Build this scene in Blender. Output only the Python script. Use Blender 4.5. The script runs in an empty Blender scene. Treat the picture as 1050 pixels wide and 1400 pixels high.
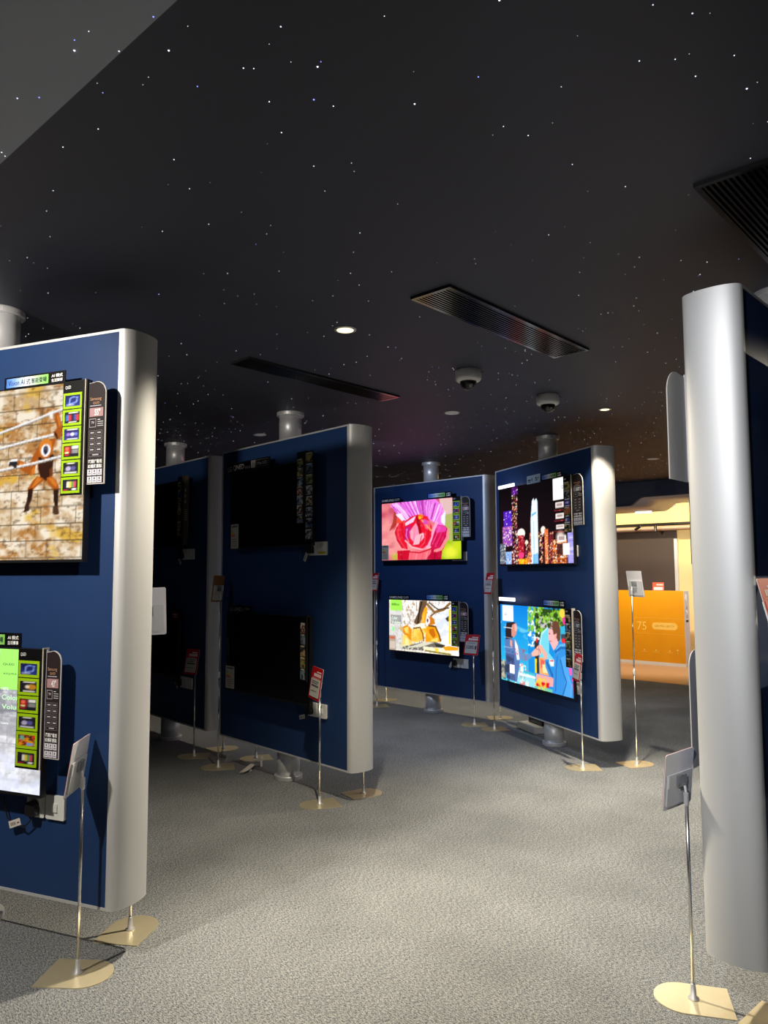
import bpy, math, random
import numpy as np
from mathutils import Vector, Matrix

# ------------------------------------------------------------------ camera, light, exposure
SC = bpy.context.scene
COL = SC.collection
PI = math.pi
def link(o):
    COL.objects.link(o); return o

CAM_Z = 1.5052
PITCH, ROLL = math.radians(4.6546), math.radians(-0.2393)
cd = bpy.data.cameras.new('camera')
cd.sensor_fit = 'VERTICAL'; cd.sensor_height = 24.0; cd.sensor_width = 18.0
cd.lens = 1027.8785 / 1400 * 24.0
cd.clip_start = .05; cd.clip_end = 100
cam = link(bpy.data.objects.new('camera', cd))
_fw = Vector((0, math.cos(PITCH), math.sin(PITCH))); _rt = Vector((1, 0, 0)); _up = _rt.cross(_fw)
_r2 = _rt * math.cos(ROLL) + _up * math.sin(ROLL); _u2 = _up * math.cos(ROLL) - _rt * math.sin(ROLL)
cam.matrix_world = Matrix(((_r2.x, _u2.x, -_fw.x, 0), (_r2.y, _u2.y, -_fw.y, 0), (_r2.z, _u2.z, -_fw.z, CAM_Z), (0, 0, 0, 1)))
SC.camera = cam
vs = SC.view_settings
vs.view_transform = 'Standard'; vs.look = 'None'; vs.exposure = 0.0; vs.gamma = 1.0; vs.use_curve_mapping = False
world = bpy.data.worlds.new('world'); SC.world = world
world.use_nodes = True
world.node_tree.nodes['Background'].inputs[0].default_value = (.5, .55, .7, 1)
world.node_tree.nodes['Background'].inputs[1].default_value = .02

ZC = 2.7335
# the floor plan of the shop is turned 42 degrees from the view: U runs along the far walls, V away from the viewer
U = Vector((.739804, -.672822, 0)); V = Vector((.672822, .739804, 0))
def uv(u, v, z=0.0): return U * u + V * v + Vector((0, 0, z))
WARM = (1.0, .89, .69); NEUT = (1.0, .93, .82); COOL = (.80, .88, 1.0)
def spot(name, loc, target, power, size, blend=.6, col=WARM, r=.04):
    l = bpy.data.lights.new(name, 'SPOT'); l.energy = power; l.color = col
    l.spot_size = math.radians(size); l.spot_blend = blend; l.shadow_soft_size = r
    o = link(bpy.data.objects.new(name, l)); o.location = loc
    d = Vector(target) - Vector(loc); o.rotation_euler = d.to_track_quat('-Z', 'Y').to_euler()
    return o
LZ = ZC - .03
# recessed ceiling lamps: the two lit ones seen in the picture and others out of sight; fill spots are added
spot('downlight_or_fill', (-.192, 3.706, LZ), (.2, 2.95, 0), 400, 72, 1.0, WARM)
spot('downlight_or_fill', (-.192, 3.706, LZ), (.0, 3.1, 0), 210, 134, .6, WARM)
spot('downlight_or_fill', (.35, 1.15, LZ - .08), (-1.02, 3.06, 1.35), 75, 30, .8, NEUT)  # fill spot added to brighten the left board's silver end
spot('downlight_or_fill', (1.669, 5.589, LZ), (1.8, 4.95, 0), 420, 80, 1.0, WARM)
spot('downlight_or_fill', (1.669, 5.589, LZ), (1.669, 5.55, 0), 85, 98, .2, WARM)
spot('downlight_or_fill', (-2.06, 1.69, LZ - .08), (-1.75, 3.35, 1.55), 195, 92, .5, NEUT)
spot('downlight_or_fill', (-.5, .4, LZ - .08), (1.15, 2.75, 1.5), 270, 56, .8, (.97, .98, 1))  # soft fill put in for the right board's silver end
spot('downlight_or_fill', (4.3, 4.1, LZ), (1.3, 2.65, 1.3), 420, 34, .7, WARM)
spot('downlight_or_fill', (-.46, 6.77, LZ), (.55, 7.75, 1.1), 72, 125, .7, (.55, .70, 1))  # blue fill added for the flower and city boards, no fixture there
spot('downlight_or_fill', (-2.7, 4.6, LZ), (-1.2, 5.3, 1.7), 7, 60, .8, COOL)  # weak fill added to lift the dark board's face and lettering
spot('downlight_or_fill', uv(-5.2, 7.2, LZ), uv(-5.6, 7.4, 0), 170, 110, .8, WARM)
spot('downlight_or_fill', uv(-6.6, 4.9, LZ), uv(-6.9, 5.0, 0), 70, 110, .8, WARM)
spot('downlight_or_fill', uv(-3.3, 7.9, LZ), uv(-3.3, 7.9, 0), 40, 130, .8, COOL)  # soft ambient fill added at a downlight that is off
spot('downlight_or_fill', uv(-1.5, 5.0, LZ), uv(-1.5, 5.0, 0), 30, 140, .8, COOL)  # wide ambient fill added, no fixture there

# ------------------------------------------------------------------ helpers
def srgb(c):
    if isinstance(c, str):
        c = tuple(int(c[i:i + 2], 16) / 255 for i in (0, 2, 4))
    return c
def lin(c):
    return tuple((x / 12.92 if x <= .04045 else ((x + .055) / 1.055) ** 2.4) for x in srgb(c))

def mat(name, color, rough=.5, metal=0.0, spec=.5, emit=None, es=0.0, noise=None, bump=None, alpha=None, trans=0.0, coat=0.0):
    m = bpy.data.materials.new(name); m.use_nodes = True
    nt = m.node_tree; b = nt.nodes['Principled BSDF']
    c = lin(color) if isinstance(color, str) else color
    b.inputs['Base Color'].default_value = (*c, 1)
    b.inputs['Roughness'].default_value = rough; b.inputs['Metallic'].default_value = metal
    b.inputs['Specular IOR Level'].default_value = spec
    b.inputs['Transmission Weight'].default_value = trans
    b.inputs['Coat Weight'].default_value = coat
    if emit:
        b.inputs['Emission Color'].default_value = (*lin(emit), 1); b.inputs['Emission Strength'].default_value = es
    tc = nt.nodes.new('ShaderNodeTexCoord')
    if noise:   # (scale vector, amount, detail)
        mp = nt.nodes.new('ShaderNodeMapping'); mp.inputs['Scale'].default_value = noise[0]
        n = nt.nodes.new('ShaderNodeTexNoise'); n.inputs['Scale'].default_value = 1; n.inputs['Detail'].default_value = noise[2]
        mx = nt.nodes.new('ShaderNodeMix'); mx.data_type = 'RGBA'
        k = noise[1]
        mx.inputs[6].default_value = (*[x * (1 - k) for x in c], 1); mx.inputs[7].default_value = (*[min(1, x * (1 + k)) for x in c], 1)
        nt.links.new(tc.outputs['Object'], mp.inputs[0]); nt.links.new(mp.outputs[0], n.inputs['Vector'])
        nt.links.new(n.outputs[0], mx.inputs[0]); nt.links.new(mx.outputs[2], b.inputs['Base Color'])
        if bump:
            bp = nt.nodes.new('ShaderNodeBump'); bp.inputs['Strength'].default_value = bump; bp.inputs['Distance'].default_value = .004
            nt.links.new(n.outputs[0], bp.inputs['Height']); nt.links.new(bp.outputs[0], b.inputs['Normal'])
    return m

def attr_mat(name, rough, emit=0.0, spec=.5, coat=0.0):
    m = mat(name, (0, 0, 0), rough, spec=spec, coat=coat); nt = m.node_tree; b = nt.nodes['Principled BSDF']
    a = nt.nodes.new('ShaderNodeAttribute'); a.attribute_name = 'Col'
    if emit:
        nt.links.new(a.outputs['Color'], b.inputs['Emission Color']); b.inputs['Emission Strength'].default_value = emit
    else:
        nt.links.new(a.outputs['Color'], b.inputs['Base Color'])
    return m

def carpet_mat():
    m = mat('grey_loop_carpet', (.2, .2, .2), .95, spec=.1); nt = m.node_tree; b = nt.nodes['Principled BSDF']
    tc = nt.nodes.new('ShaderNodeTexCoord')
    mp = nt.nodes.new('ShaderNodeMapping'); mp.inputs['Rotation'].default_value = (0, 0, .22); mp.inputs['Scale'].default_value = (70, 190, 160)
    nt.links.new(tc.outputs['Object'], mp.inputs[0])
    n = nt.nodes.new('ShaderNodeTexNoise'); n.inputs['Scale'].default_value = 1; n.inputs['Detail'].default_value = 5; n.inputs['Roughness'].default_value = .8
    nt.links.new(mp.outputs[0], n.inputs['Vector'])
    mq = nt.nodes.new('ShaderNodeMapping'); mq.inputs['Rotation'].default_value = (0, 0, .3); mq.inputs['Scale'].default_value = (230, 420, 200)
    nt.links.new(tc.outputs['Object'], mq.inputs[0])
    nf = nt.nodes.new('ShaderNodeTexNoise'); nf.inputs['Scale'].default_value = 1; nf.inputs['Detail'].default_value = 3; nf.inputs['Roughness'].default_value = .7
    nt.links.new(mq.outputs[0], nf.inputs['Vector'])
    mm = nt.nodes.new('ShaderNodeMix'); mm.data_type = 'FLOAT'; mm.inputs[0].default_value = .5
    nt.links.new(n.outputs[0], mm.inputs[2]); nt.links.new(nf.outputs[0], mm.inputs[3])
    r = nt.nodes.new('ShaderNodeValToRGB')
    r.color_ramp.elements[0].position = .46; r.color_ramp.elements[0].color = (.043, .055, .078, 1)
    r.color_ramp.elements[1].position = .545; r.color_ramp.elements[1].color = (.40, .40, .385, 1)
    nt.links.new(mm.outputs[0], r.inputs[0])
    n2 = nt.nodes.new('ShaderNodeTexNoise'); n2.inputs['Scale'].default_value = 2.2; n2.inputs['Detail'].default_value = 3
    nt.links.new(tc.outputs['Object'], n2.inputs['Vector'])
    mr = nt.nodes.new('ShaderNodeMapRange'); mr.inputs[1].default_value = .3; mr.inputs[2].default_value = .7; mr.inputs[3].default_value = .86; mr.inputs[4].default_value = 1.1
    nt.links.new(n2.outputs[0], mr.inputs[0])
    mx = nt.nodes.new('ShaderNodeMix'); mx.data_type = 'RGBA'; mx.blend_type = 'MULTIPLY'; mx.inputs[0].default_value = 1
    nt.links.new(r.outputs[0], mx.inputs[6]); nt.links.new(mr.outputs[0], mx.inputs[7])
    nt.links.new(mx.outputs[2], b.inputs['Base Color'])
    return m

M = dict(
    carpet=carpet_mat(),
    ceiling=mat('black_ceiling_paint', (.068, .072, .105), .6, spec=.3),
    soffit=mat('pale_grey_ceiling', (.46, .50, .60), .7),  # paler grey than the main ceiling
    wall=mat('dark_wall_paint', (.035, .034, .036), .6),
    brown=mat('brown_wall_board', '4a3d38', .6, noise=((2, 2, 2), .1, 2)),
    cream=mat('cream_wall_paint', 'f2dca0', .6),
    white=mat('white_paint', 'e8e6e2', .5),
    raft=mat('pearl_ceiling_sheet', 'ece6e6', .4),
    pipe=mat('pinkish_metal_duct', 'b59a8c', .45, metal=.3),
    vinyl=mat('beige_vinyl_floor', 'b08a66', .35, noise=((3, 30, 3), .12, 3)),
    navy=mat('navy_blue_fabric_board', (.014, .043, .138), .5, spec=.35, noise=((3, 3, 1.4), .14, 3)),
    alu=mat('brushed_aluminium', (.72, .72, .72), .54, metal=.42, noise=((2, 2, .2), .04, 2)),
    aludull=mat('satin_grey_metal', (.75, .75, .77), .42, metal=.5),
    steel=mat('brushed_steel', (.90, .79, .54), .36, metal=.68, noise=((30, 30, 30), .05, 2)),
    chrome=mat('polished_rod', (.75, .74, .72), .22, metal=.95),
    black=mat('black_plastic', (.012, .012, .013), .3),
    glossy=mat('dark_glass_screen', (.004, .004, .005), .12, spec=.45),
    slat=mat('black_lacquered_metal', (.02, .02, .022), .16, spec=.9, metal=.2),
    ventback=mat('black_duct', (.003, .003, .003), .8),
    plastic=mat('white_plastic', 'e6e6e2', .35),
    camwhite=mat('white_camera_plastic', 'f4f4f2', .45),
    acrylic=mat('white_acrylic', 'd9d9dc', .4),
    clear=mat('clear_acrylic', (.8, .82, .85), .08, trans=.85),
    dome=mat('smoked_clear_dome', (.9, .9, .92), .02, trans=1.0),
    orange=mat('orange_printed_cardboard', 'e69a00', .5, noise=((5, 5, 5), .06, 2)),
    paper=mat('white_paper', 'e4e0d6', .7),
    print=attr_mat('printed_card', .5, spec=.2),
    screen=attr_mat('lit_screen', .35, emit=1.2, spec=.12),
    lampglow=mat('warm_lamp_lens', (.1, .1, .1), .4, emit='ffeeb4', es=2.2),
    lampdim=mat('unlit_lens_with_glow', 'c4c8cc', .35, emit='b4b8bc', es=.12),  # faint glow put into the lens though these lamps are off
    lampround=mat('round_ceiling_lamp', (.4, .4, .35), .4, emit='fff0c0', es=.75),
    led=mat('white_led_slot', (.5, .5, .5), .4, emit='ffffff', es=2.5),
    logo=mat('backlit_white_sign', (.6, .6, .6), .4, emit='ffffff', es=1.6),
    star=mat('fibre_optic_tip', (.3, .3, .3), .4, emit='e6ecff', es=2.3),
    starblue=mat('blue_fibre_optic_tip', (.3, .3, .3), .4, emit='8890ff', es=2.3),
)
for k in ('star', 'starblue'):
    M[k].cycles.emission_sampling = 'NONE'

class MB:
    """collects shapes, built as ONE mesh object"""
    def __init__(s): s.v = []; s.f = []; s.c = []; s.col = (1, 1, 1); s.mi = 0; s.m = []; s.sm = []; s.smooth = False
    def add(s, vs_, fs):
        b = len(s.v); s.v += [tuple(x) for x in vs_]; s.c += [s.col] * len(vs_)
        for f in fs: s.f.append([b + i for i in f]); s.m.append(s.mi); s.sm.append(s.smooth)
        return s
    def box(s, x0, x1, y0, y1, z0, z1):
        return s.add([(x0, y0, z0), (x1, y0, z0), (x1, y1, z0), (x0, y1, z0), (x0, y0, z1), (x1, y0, z1), (x1, y1, z1), (x0, y1, z1)],
                     [(0, 3, 2, 1), (4, 5, 6, 7), (0, 1, 5, 4), (1, 2, 6, 5), (2, 3, 7, 6), (3, 0, 4, 7)])
    def bevbox(s, x0, x1, y0, y1, z0, z1, r):   # box with the four corners in x-z rounded
        pts = []
        for cx, cz, a0 in ((x1 - r, z0 + r, -90), (x1 - r, z1 - r, 0), (x0 + r, z1 - r, 90), (x0 + r, z0 + r, 180)):
            for k in range(5):
                a = math.radians(a0 + 22.5 * k); pts.append((cx + r * math.cos(a), cz + r * math.sin(a)))
        return s.slab(pts, y0, y1)
    def slab(s, pts, y0, y1):   # polygon in x-z (counter-clockwise seen from -y), extruded along y
        n = len(pts)
        return s.add([(x, y0, z) for x, z in pts] + [(x, y1, z) for x, z in pts],
                     [tuple(range(n)), tuple(range(2 * n - 1, n - 1, -1))] + [(i, n + i, n + (i + 1) % n, (i + 1) % n) for i in range(n)])
    def prism(s, pts, z0, z1):  # polygon in x-y (counter-clockwise from above), extruded along z
        n = len(pts)
        return s.add([(x, y, z0) for x, y in pts] + [(x, y, z1) for x, y in pts],
                     [tuple(range(n - 1, -1, -1)), tuple(range(n, 2 * n))] + [(i, (i + 1) % n, n + (i + 1) % n, n + i) for i in range(n)])
    def lathe(s, prof, cx=0, cy=0, n=32):   # (r, z) from bottom to top
        vs_ = []
        for r, z in prof:
            for k in range(n):
                a = 2 * PI * k / n; vs_.append((cx + r * math.cos(a), cy + r * math.sin(a), z))
        fs = []
        for j in range(len(prof) - 1):
            for k in range(n):
                a, b = j * n + k, j * n + (k + 1) % n; fs.append((a, b, b + n, a + n))
        fs.append(tuple(range(n - 1, -1, -1))); fs.append(tuple((len(prof) - 1) * n + k for k in range(n)))
        return s.add(vs_, fs)
    def tube(s, pts, r, n=8):
        pts = [Vector(p) for p in pts]; vs_ = []; fs = []
        for i, p in enumerate(pts):
            d = (pts[min(i + 1, len(pts) - 1)] - pts[max(i - 1, 0)]).normalized()
            a = Vector((0, 0, 1)) if abs(d.z) < .9 else Vector((1, 0, 0))
            x = d.cross(a).normalized(); y = d.cross(x)
            for k in range(n):
                t = 2 * PI * k / n; vs_.append(p + x * (r * math.cos(t)) + y * (r * math.sin(t)))
        for i in range(len(pts) - 1):
            for k in range(n):
                a, b = i * n + k, i * n + (k + 1) % n; fs.append((a, b, b + n, a + n))
        fs.append(tuple(range(n))); fs.append(tuple((len(pts) - 1) * n + k for k in range(n - 1, -1, -1)))
        return s.add(vs_, fs)
    def rect(s, x0, x1, z0, z1, y):     # flat rectangle of print facing -y
        return s.add([(x0, y, z0), (x1, y, z0), (x1, y, z1), (x0, y, z1)], [(0, 1, 2, 3)])
    def outline(s, x0, x1, z0, z1, y, w):
        s.rect(x0, x1, z0, z0 + w, y); s.rect(x0, x1, z1 - w, z1, y); s.rect(x0, x0 + w, z0, z1, y); return s.rect(x1 - w, x1, z0, z1, y)
    def grid(s, arr, x0, x1, z0, z1, y):    # picture: rows from the top, one colour per vertex
        ny, nx = arr.shape[:2]; b = len(s.v)
        for j in range(ny):
            z = z1 + (z0 - z1) * j / (ny - 1)
            for i in range(nx): s.v.append((x0 + (x1 - x0) * i / (nx - 1), y, z))
        s.c += [tuple(p) for p in arr.reshape(-1, 3)]
        for j in range(ny - 1):
            for i in range(nx - 1):
                a = b + j * nx + i; s.f.append((a + nx, a + nx + 1, a + 1, a)); s.m.append(s.mi); s.sm.append(False)
        return s
    def text(s, txt, x0, x1, z0, z1, y, bold=0.0):   # lettering stretched into a rectangle
        vs_, fs = glyphs(txt, bold)
        return s.add([(x0 + a * (x1 - x0), y, z0 + b * (z1 - z0)) for a, b in vs_], fs)
    def build(s, name, m, parent=None, loc=None, rot=None):
        me = bpy.data.meshes.new(name); me.from_pydata(s.v, [], s.f)
        ms = m if isinstance(m, (list, tuple)) else [m]
        for x in ms: me.materials.append(x)
        me.polygons.foreach_set('material_index', s.m); me.polygons.foreach_set('use_smooth', s.sm)
        if any(x in (M['print'], M['screen']) for x in ms):
            ca = me.color_attributes.new('Col', 'FLOAT_COLOR', 'POINT')
            a = np.clip(np.array(s.c, dtype=np.float64), 0, 1); a = np.where(a <= .04045, a / 12.92, ((a + .055) / 1.055) ** 2.4)
            ca.data.foreach_set('color', np.concatenate([a, np.ones((len(a), 1))], 1).astype(np.float32).ravel())
        me.update()
        o = link(bpy.data.objects.new(name, me))
        if parent: o.parent = parent
        if loc is not None: o.location = loc
        if rot is not None: o.rotation_euler = rot
        return o

_G = {}
def glyphs(txt, bold=0.0):
    if (txt, bold) in _G: return _G[(txt, bold)]
    cu = bpy.data.curves.new('lettering', 'FONT'); cu.body = txt; cu.resolution_u = 2; cu.offset = bold
    o = bpy.data.objects.new('lettering', cu)
    me = bpy.data.meshes.new_from_object(o)
    vs_ = [(v.co.x, v.co.y) for v in me.vertices]; fs = [tuple(p.vertices) for p in me.polygons]
    bpy.data.objects.remove(o); bpy.data.meshes.remove(me); bpy.data.curves.remove(cu)
    if vs_:
        xs = [a for a, b in vs_]; ys = [b for a, b in vs_]; w = max(xs) - min(xs) or 1; h = max(ys) - min(ys) or 1
        vs_ = [((a - min(xs)) / w, (b - min(ys)) / h) for a, b in vs_]
    _G[(txt, bold)] = (vs_, fs); return vs_, fs

def empty(name, loc, rz=0.0, label=None, cat=None, group=None):
    o = link(bpy.data.objects.new(name, None)); o.location = loc; o.rotation_euler = (0, 0, rz); o.empty_display_size = .1
    return tag(o, label, cat, group)
def tag(o, label=None, cat=None, group=None):
    if label: o['label'] = label
    if cat: o['category'] = cat
    if group: o['group'] = group
    return o
def struct(o):
    o['kind'] = 'structure'; return o

# ------------------------------------------------------------------ pictures on the screens (flat print, drawn on a fine grid)
class Pic:
    def __init__(s, nx, ny, bg='000000'):
        s.nx, s.ny = nx, ny; s.W, s.H = nx * 2, ny * 2
        s.a = np.empty((s.H, s.W, 3)); s.a[:] = srgb(bg)
        s.X, s.Y = np.meshgrid((np.arange(s.W) + .5) / s.W, (np.arange(s.H) + .5) / s.H); s.asp = nx / ny
    def put(s, m, c, a=1.0):
        c = np.array(srgb(c)); k = (m * a)[..., None]; s.a = s.a * (1 - k) + c * k; return s
    def poly(s, pts, c, a=1.0):
        m = np.zeros((s.H, s.W), bool); n = len(pts)
        for i in range(n):
            (x0, y0), (x1, y1) = pts[i], pts[(i + 1) % n]
            if y0 == y1: continue
            k = (s.Y >= min(y0, y1)) & (s.Y < max(y0, y1)) & (s.X < x0 + (s.Y - y0) * (x1 - x0) / (y1 - y0)); m ^= k
        return s.put(m.astype(float), c, a)
    def ell(s, cx, cy, rx, ry, c, a=1.0, soft=0.0):
        d = np.sqrt(((s.X - cx) / rx) ** 2 + ((s.Y - cy) / ry) ** 2)
        return s.put(np.clip((1 + soft - d) / max(2 * soft, 1e-3), 0, 1) if soft else (d < 1).astype(float), c, a)
    def rect(s, x0, x1, y0, y1, c, a=1.0):
        return s.put(((s.X >= x0) & (s.X < x1) & (s.Y >= y0) & (s.Y < y1)).astype(float), c, a)
    def line(s, pts, w, c, a=1.0):
        m = np.zeros((s.H, s.W))
        for (x0, y0), (x1, y1) in zip(pts[:-1], pts[1:]):
            ax, bx = x0 * s.asp, x1 * s.asp; dx, dy = bx - ax, y1 - y0; L = dx * dx + dy * dy + 1e-12
            t = np.clip(((s.X * s.asp - ax) * dx + (s.Y - y0) * dy) / L, 0, 1)
            d = np.hypot(s.X * s.asp - ax - t * dx, s.Y - y0 - t * dy); m = np.maximum(m, (d < w / 2).astype(float))
        return s.put(m, c, a)
    def noise(s, fx, fy, seed):
        r = np.random.RandomState(seed); out = np.zeros((s.H, s.W)); amp = 1; tot = 0
        for o in range(3):
            gx, gy = int(fx * 2 ** o) + 2, int(fy * 2 ** o) + 2; g = r.rand(gy, gx)
            x = s.X * (gx - 1.001); y = s.Y * (gy - 1.001); i = x.astype(int); j = y.astype(int); u = x - i; v = y - j
            u = u * u * (3 - 2 * u); v = v * v * (3 - 2 * v)
            out += amp * (g[j, i] * (1 - u) * (1 - v) + g[j, i + 1] * u * (1 - v) + g[j + 1, i] * (1 - u) * v + g[j + 1, i + 1] * u * v); tot += amp; amp *= .6
        return out / tot
    def mottle(s, fx, fy, seed, c, lo=.5, hi=.65, a=1.0, mask=None):
        m = np.clip((s.noise(fx, fy, seed) - lo) / (hi - lo), 0, 1)
        return s.put(m if mask is None else m * mask, c, a)
    def grad(s, x0, x1, y0, y1, c0, c1, vert=True):
        t = np.clip((s.Y - y0) / (y1 - y0) if vert else (s.X - x0) / (x1 - x0), 0, 1)[..., None]
        k = ((s.X >= x0) & (s.X < x1) & (s.Y >= y0) & (s.Y < y1))[..., None]
        s.a = np.where(k, np.array(srgb(c0)) * (1 - t) + np.array(srgb(c1)) * t, s.a); return s
    def out(s): return s.a.reshape(s.ny, 2, s.nx, 2, 3).mean((1, 3))

def stone_wall(p, grey=False, rows=10.5, seed=1):
    pal = ('bfa077', 'e8dcc8', 'a86f35', '8b8f96', 'd6a93a') if not grey else ('b4b4b8', 'e4e4e8', '8c8c94', '9aa0b0', 'cfcfd4')
    p.put(np.ones((p.H, p.W)), pal[0])
    p.mottle(14, 12, seed, pal[1], .45, .62); p.mottle(11, 13, seed + 1, pal[2], .52, .66, .85); p.mottle(60, 50, seed + 2, pal[1], .5, .7, .6)
    p.mottle(7, 7, seed + 3, pal[4], .64, .74, .8); p.mottle(45, 60, seed + 5, '5a4028' if not grey else '707078', .6, .75, .55)
    for j in range(int(rows) + 1):
        y = (j + .35) / rows; p.rect(0, 1, y - .0035, y + .0035, '4a3a2a' if not grey else '7c7c84', .75)
        r = random.Random(seed * 50 + j); x = r.uniform(-.1, 0)
        while x < 1:
            p.rect(x - .002, x + .002, y, y + 1 / rows, '5a4632' if not grey else '84848c', .6); x += r.uniform(.09, .16)

# drawing-sheet units of a picture -> fractions of its screen
def sheet(h):
    return lambda pts: [((h[0] * x + h[1] * y + h[2]) / (h[6] * x + h[7] * y + 1), (h[3] * x + h[4] * y + h[5]) / (h[6] * x + h[7] * y + 1)) for x, y in pts]
CVF = sheet((0.00137421, -5.40346e-06, -0.121482, 0.000167425, 0.00172465, -0.258158, 0.000133257, 1.01871e-05, 1))
CVH = sheet((0.00143392, -2.39391e-05, -0.0846809, 0.000256262, 0.0011702, -0.310546, 0.000231027, 5.74703e-06, 1))
CVI = sheet((0.00146273, -2.43019e-05, -0.108612, -8.84079e-05, 0.00116808, -0.142302, 0.000229146, 5.70025e-06, 1))

def pic_gibbon():
    p = Pic(250, 150); stone_wall(p)
    p.mottle(4, 9, 31, '8a8e98', .5, .6, .8, (p.X > .93).astype(float))
    rope = 'f0eeee'
    def r_(pts):
        p.line([(x, y + .007) for x, y in pts], .012, '6a5a4a', .6); p.line(pts, .014, rope); p.line([(x, y + .004) for x, y in pts], .004, 'b0aca8')
    r_([(0.316, 0.333), (0.620, 0.251), (0.763, 0.200), (0.846, 0.167), (0.901, 0.149), (1.033, 0.102)])
    r_([(0.319, 0.416), (0.623, 0.342), (0.743, 0.315), (0.849, 0.294), (0.913, 0.288)])
    f = 'a4541a'; fd = '341a10'; fl = 'cc7426'
    p.poly([(0.862, 0.170), (0.876, 0.166), (0.893, 0.227), (0.900, 0.263), (0.897, 0.303), (0.880, 0.322), (0.859, 0.293), (0.874, 0.253), (0.861, 0.205)], f)
    p.poly([(0.870, 0.182), (0.878, 0.184), (0.891, 0.238), (0.885, 0.255)], fl)
    p.poly([(0.858, 0.272), (0.872, 0.283), (0.880, 0.313), (0.873, 0.321), (0.865, 0.293)], fd)
    p.poly([(0.800, 0.330), (0.836, 0.316), (0.868, 0.311), (0.871, 0.329), (0.860, 0.363), (0.857, 0.410), (0.863, 0.469), (0.860, 0.527), (0.829, 0.559), (0.805, 0.528), (0.794, 0.486), (0.790, 0.426), (0.784, 0.461), (0.781, 0.508), (0.763, 0.518), (0.709, 0.472), (0.699, 0.453), (0.703, 0.420), (0.717, 0.425), (0.742, 0.445), (0.758, 0.444), (0.769, 0.406), (0.789, 0.367)], f)
    p.poly([(0.795, 0.415), (0.861, 0.404), (0.863, 0.480), (0.860, 0.521), (0.833, 0.553), (0.807, 0.528), (0.797, 0.486)], fd)
    p.poly([(0.845, 0.490), (0.863, 0.469), (0.863, 0.521), (0.851, 0.543)], '6a3818')
    p.poly([(0.713, 0.430), (0.742, 0.451), (0.737, 0.462), (0.709, 0.454)], fl); p.poly([(0.766, 0.483), (0.782, 0.461), (0.781, 0.508), (0.767, 0.512)], 'cc7426')
    p.poly([(0.809, 0.334), (0.836, 0.322), (0.855, 0.327), (0.851, 0.350), (0.814, 0.352), (0.800, 0.362)], 'c46a22')
    p.poly([(0.793, 0.521), (0.821, 0.538), (0.819, 0.552), (0.797, 0.574), (0.779, 0.596), (0.775, 0.619), (0.771, 0.660), (0.760, 0.665), (0.752, 0.635), (0.753, 0.588), (0.773, 0.548)], f)
    p.poly([(0.793, 0.527), (0.814, 0.540), (0.792, 0.568), (0.769, 0.589)], fl); p.poly([(0.755, 0.594), (0.774, 0.590), (0.775, 0.625), (0.765, 0.677), (0.748, 0.670), (0.752, 0.629)], '2a1810')
    p.poly([(0.748, 0.664), (0.762, 0.659), (0.761, 0.718), (0.738, 0.728), (0.740, 0.699)], '3a2418')
    p.poly([(0.833, 0.536), (0.858, 0.526), (0.879, 0.557), (0.891, 0.593), (0.890, 0.628), (0.881, 0.633), (0.866, 0.603), (0.843, 0.578)], f)
    p.poly([(0.842, 0.537), (0.860, 0.535), (0.879, 0.569), (0.880, 0.592), (0.861, 0.573)], fl); p.poly([(0.866, 0.603), (0.890, 0.604), (0.888, 0.645), (0.889, 0.702), (0.876, 0.707), (0.868, 0.666)], '2a1810')
    p.poly([(0.866, 0.695), (0.889, 0.697), (0.895, 0.743), (0.881, 0.748), (0.867, 0.741)], '4a3020')
    p.ell(*[(0.826, 0.368)][0], .031, .058, 'b8641e'); p.ell(*[(0.826, 0.356)][0], .027, .045, 'd07a28')
    p.ell(*[(0.827, 0.378)][0], .021, .036, 'f4f2f4'); p.ell(*[(0.827, 0.375)][0], .012, .024, '4a4858'); p.ell(*[(0.826, 0.388)][0], .006, .014, '2a2838')
    p.poly([(0.660, 0.440), (0.670, 0.426), (0.698, 0.426), (0.704, 0.444), (0.680, 0.451), (0.663, 0.452)], '1e1e22'); p.line([(0.660, 0.434), (0.674, 0.420), (0.698, 0.420)], .012, 'f0f0f0')
    p.poly([(0.834, 0.157), (0.855, 0.157), (0.854, 0.204), (0.840, 0.190)], 'e6e4e4')
    r_([(0.323, 0.523), (0.627, 0.473), (0.770, 0.448), (0.907, 0.416), (1.039, 0.389)])
    p.poly([(0.662, 0.428), (0.694, 0.425), (0.699, 0.462), (0.690, 0.467), (0.670, 0.447)], '26262a')
    return p.out()

def pic_stone_panel():
    p = Pic(150, 110); stone_wall(p, True, 8, 5)
    p.rect(0, 1, .52, 1, 'ffffff', .35)
    p.line([(0, .3), (.8, .22), (1, .2)], .02, '7a7a84'); p.line([(0, .52), (1, .42)], .02, '7a7a84')
    p.rect(.5, 1, .33, .62, '8a8a90', .45)
    p.rect(.745, .862, .0, .29, 'a8f070')
    p.mottle(5, 5, 9, 'dfe6ff', .5, .6, .5, (p.Y > .7).astype(float))
    return p.out()

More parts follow.
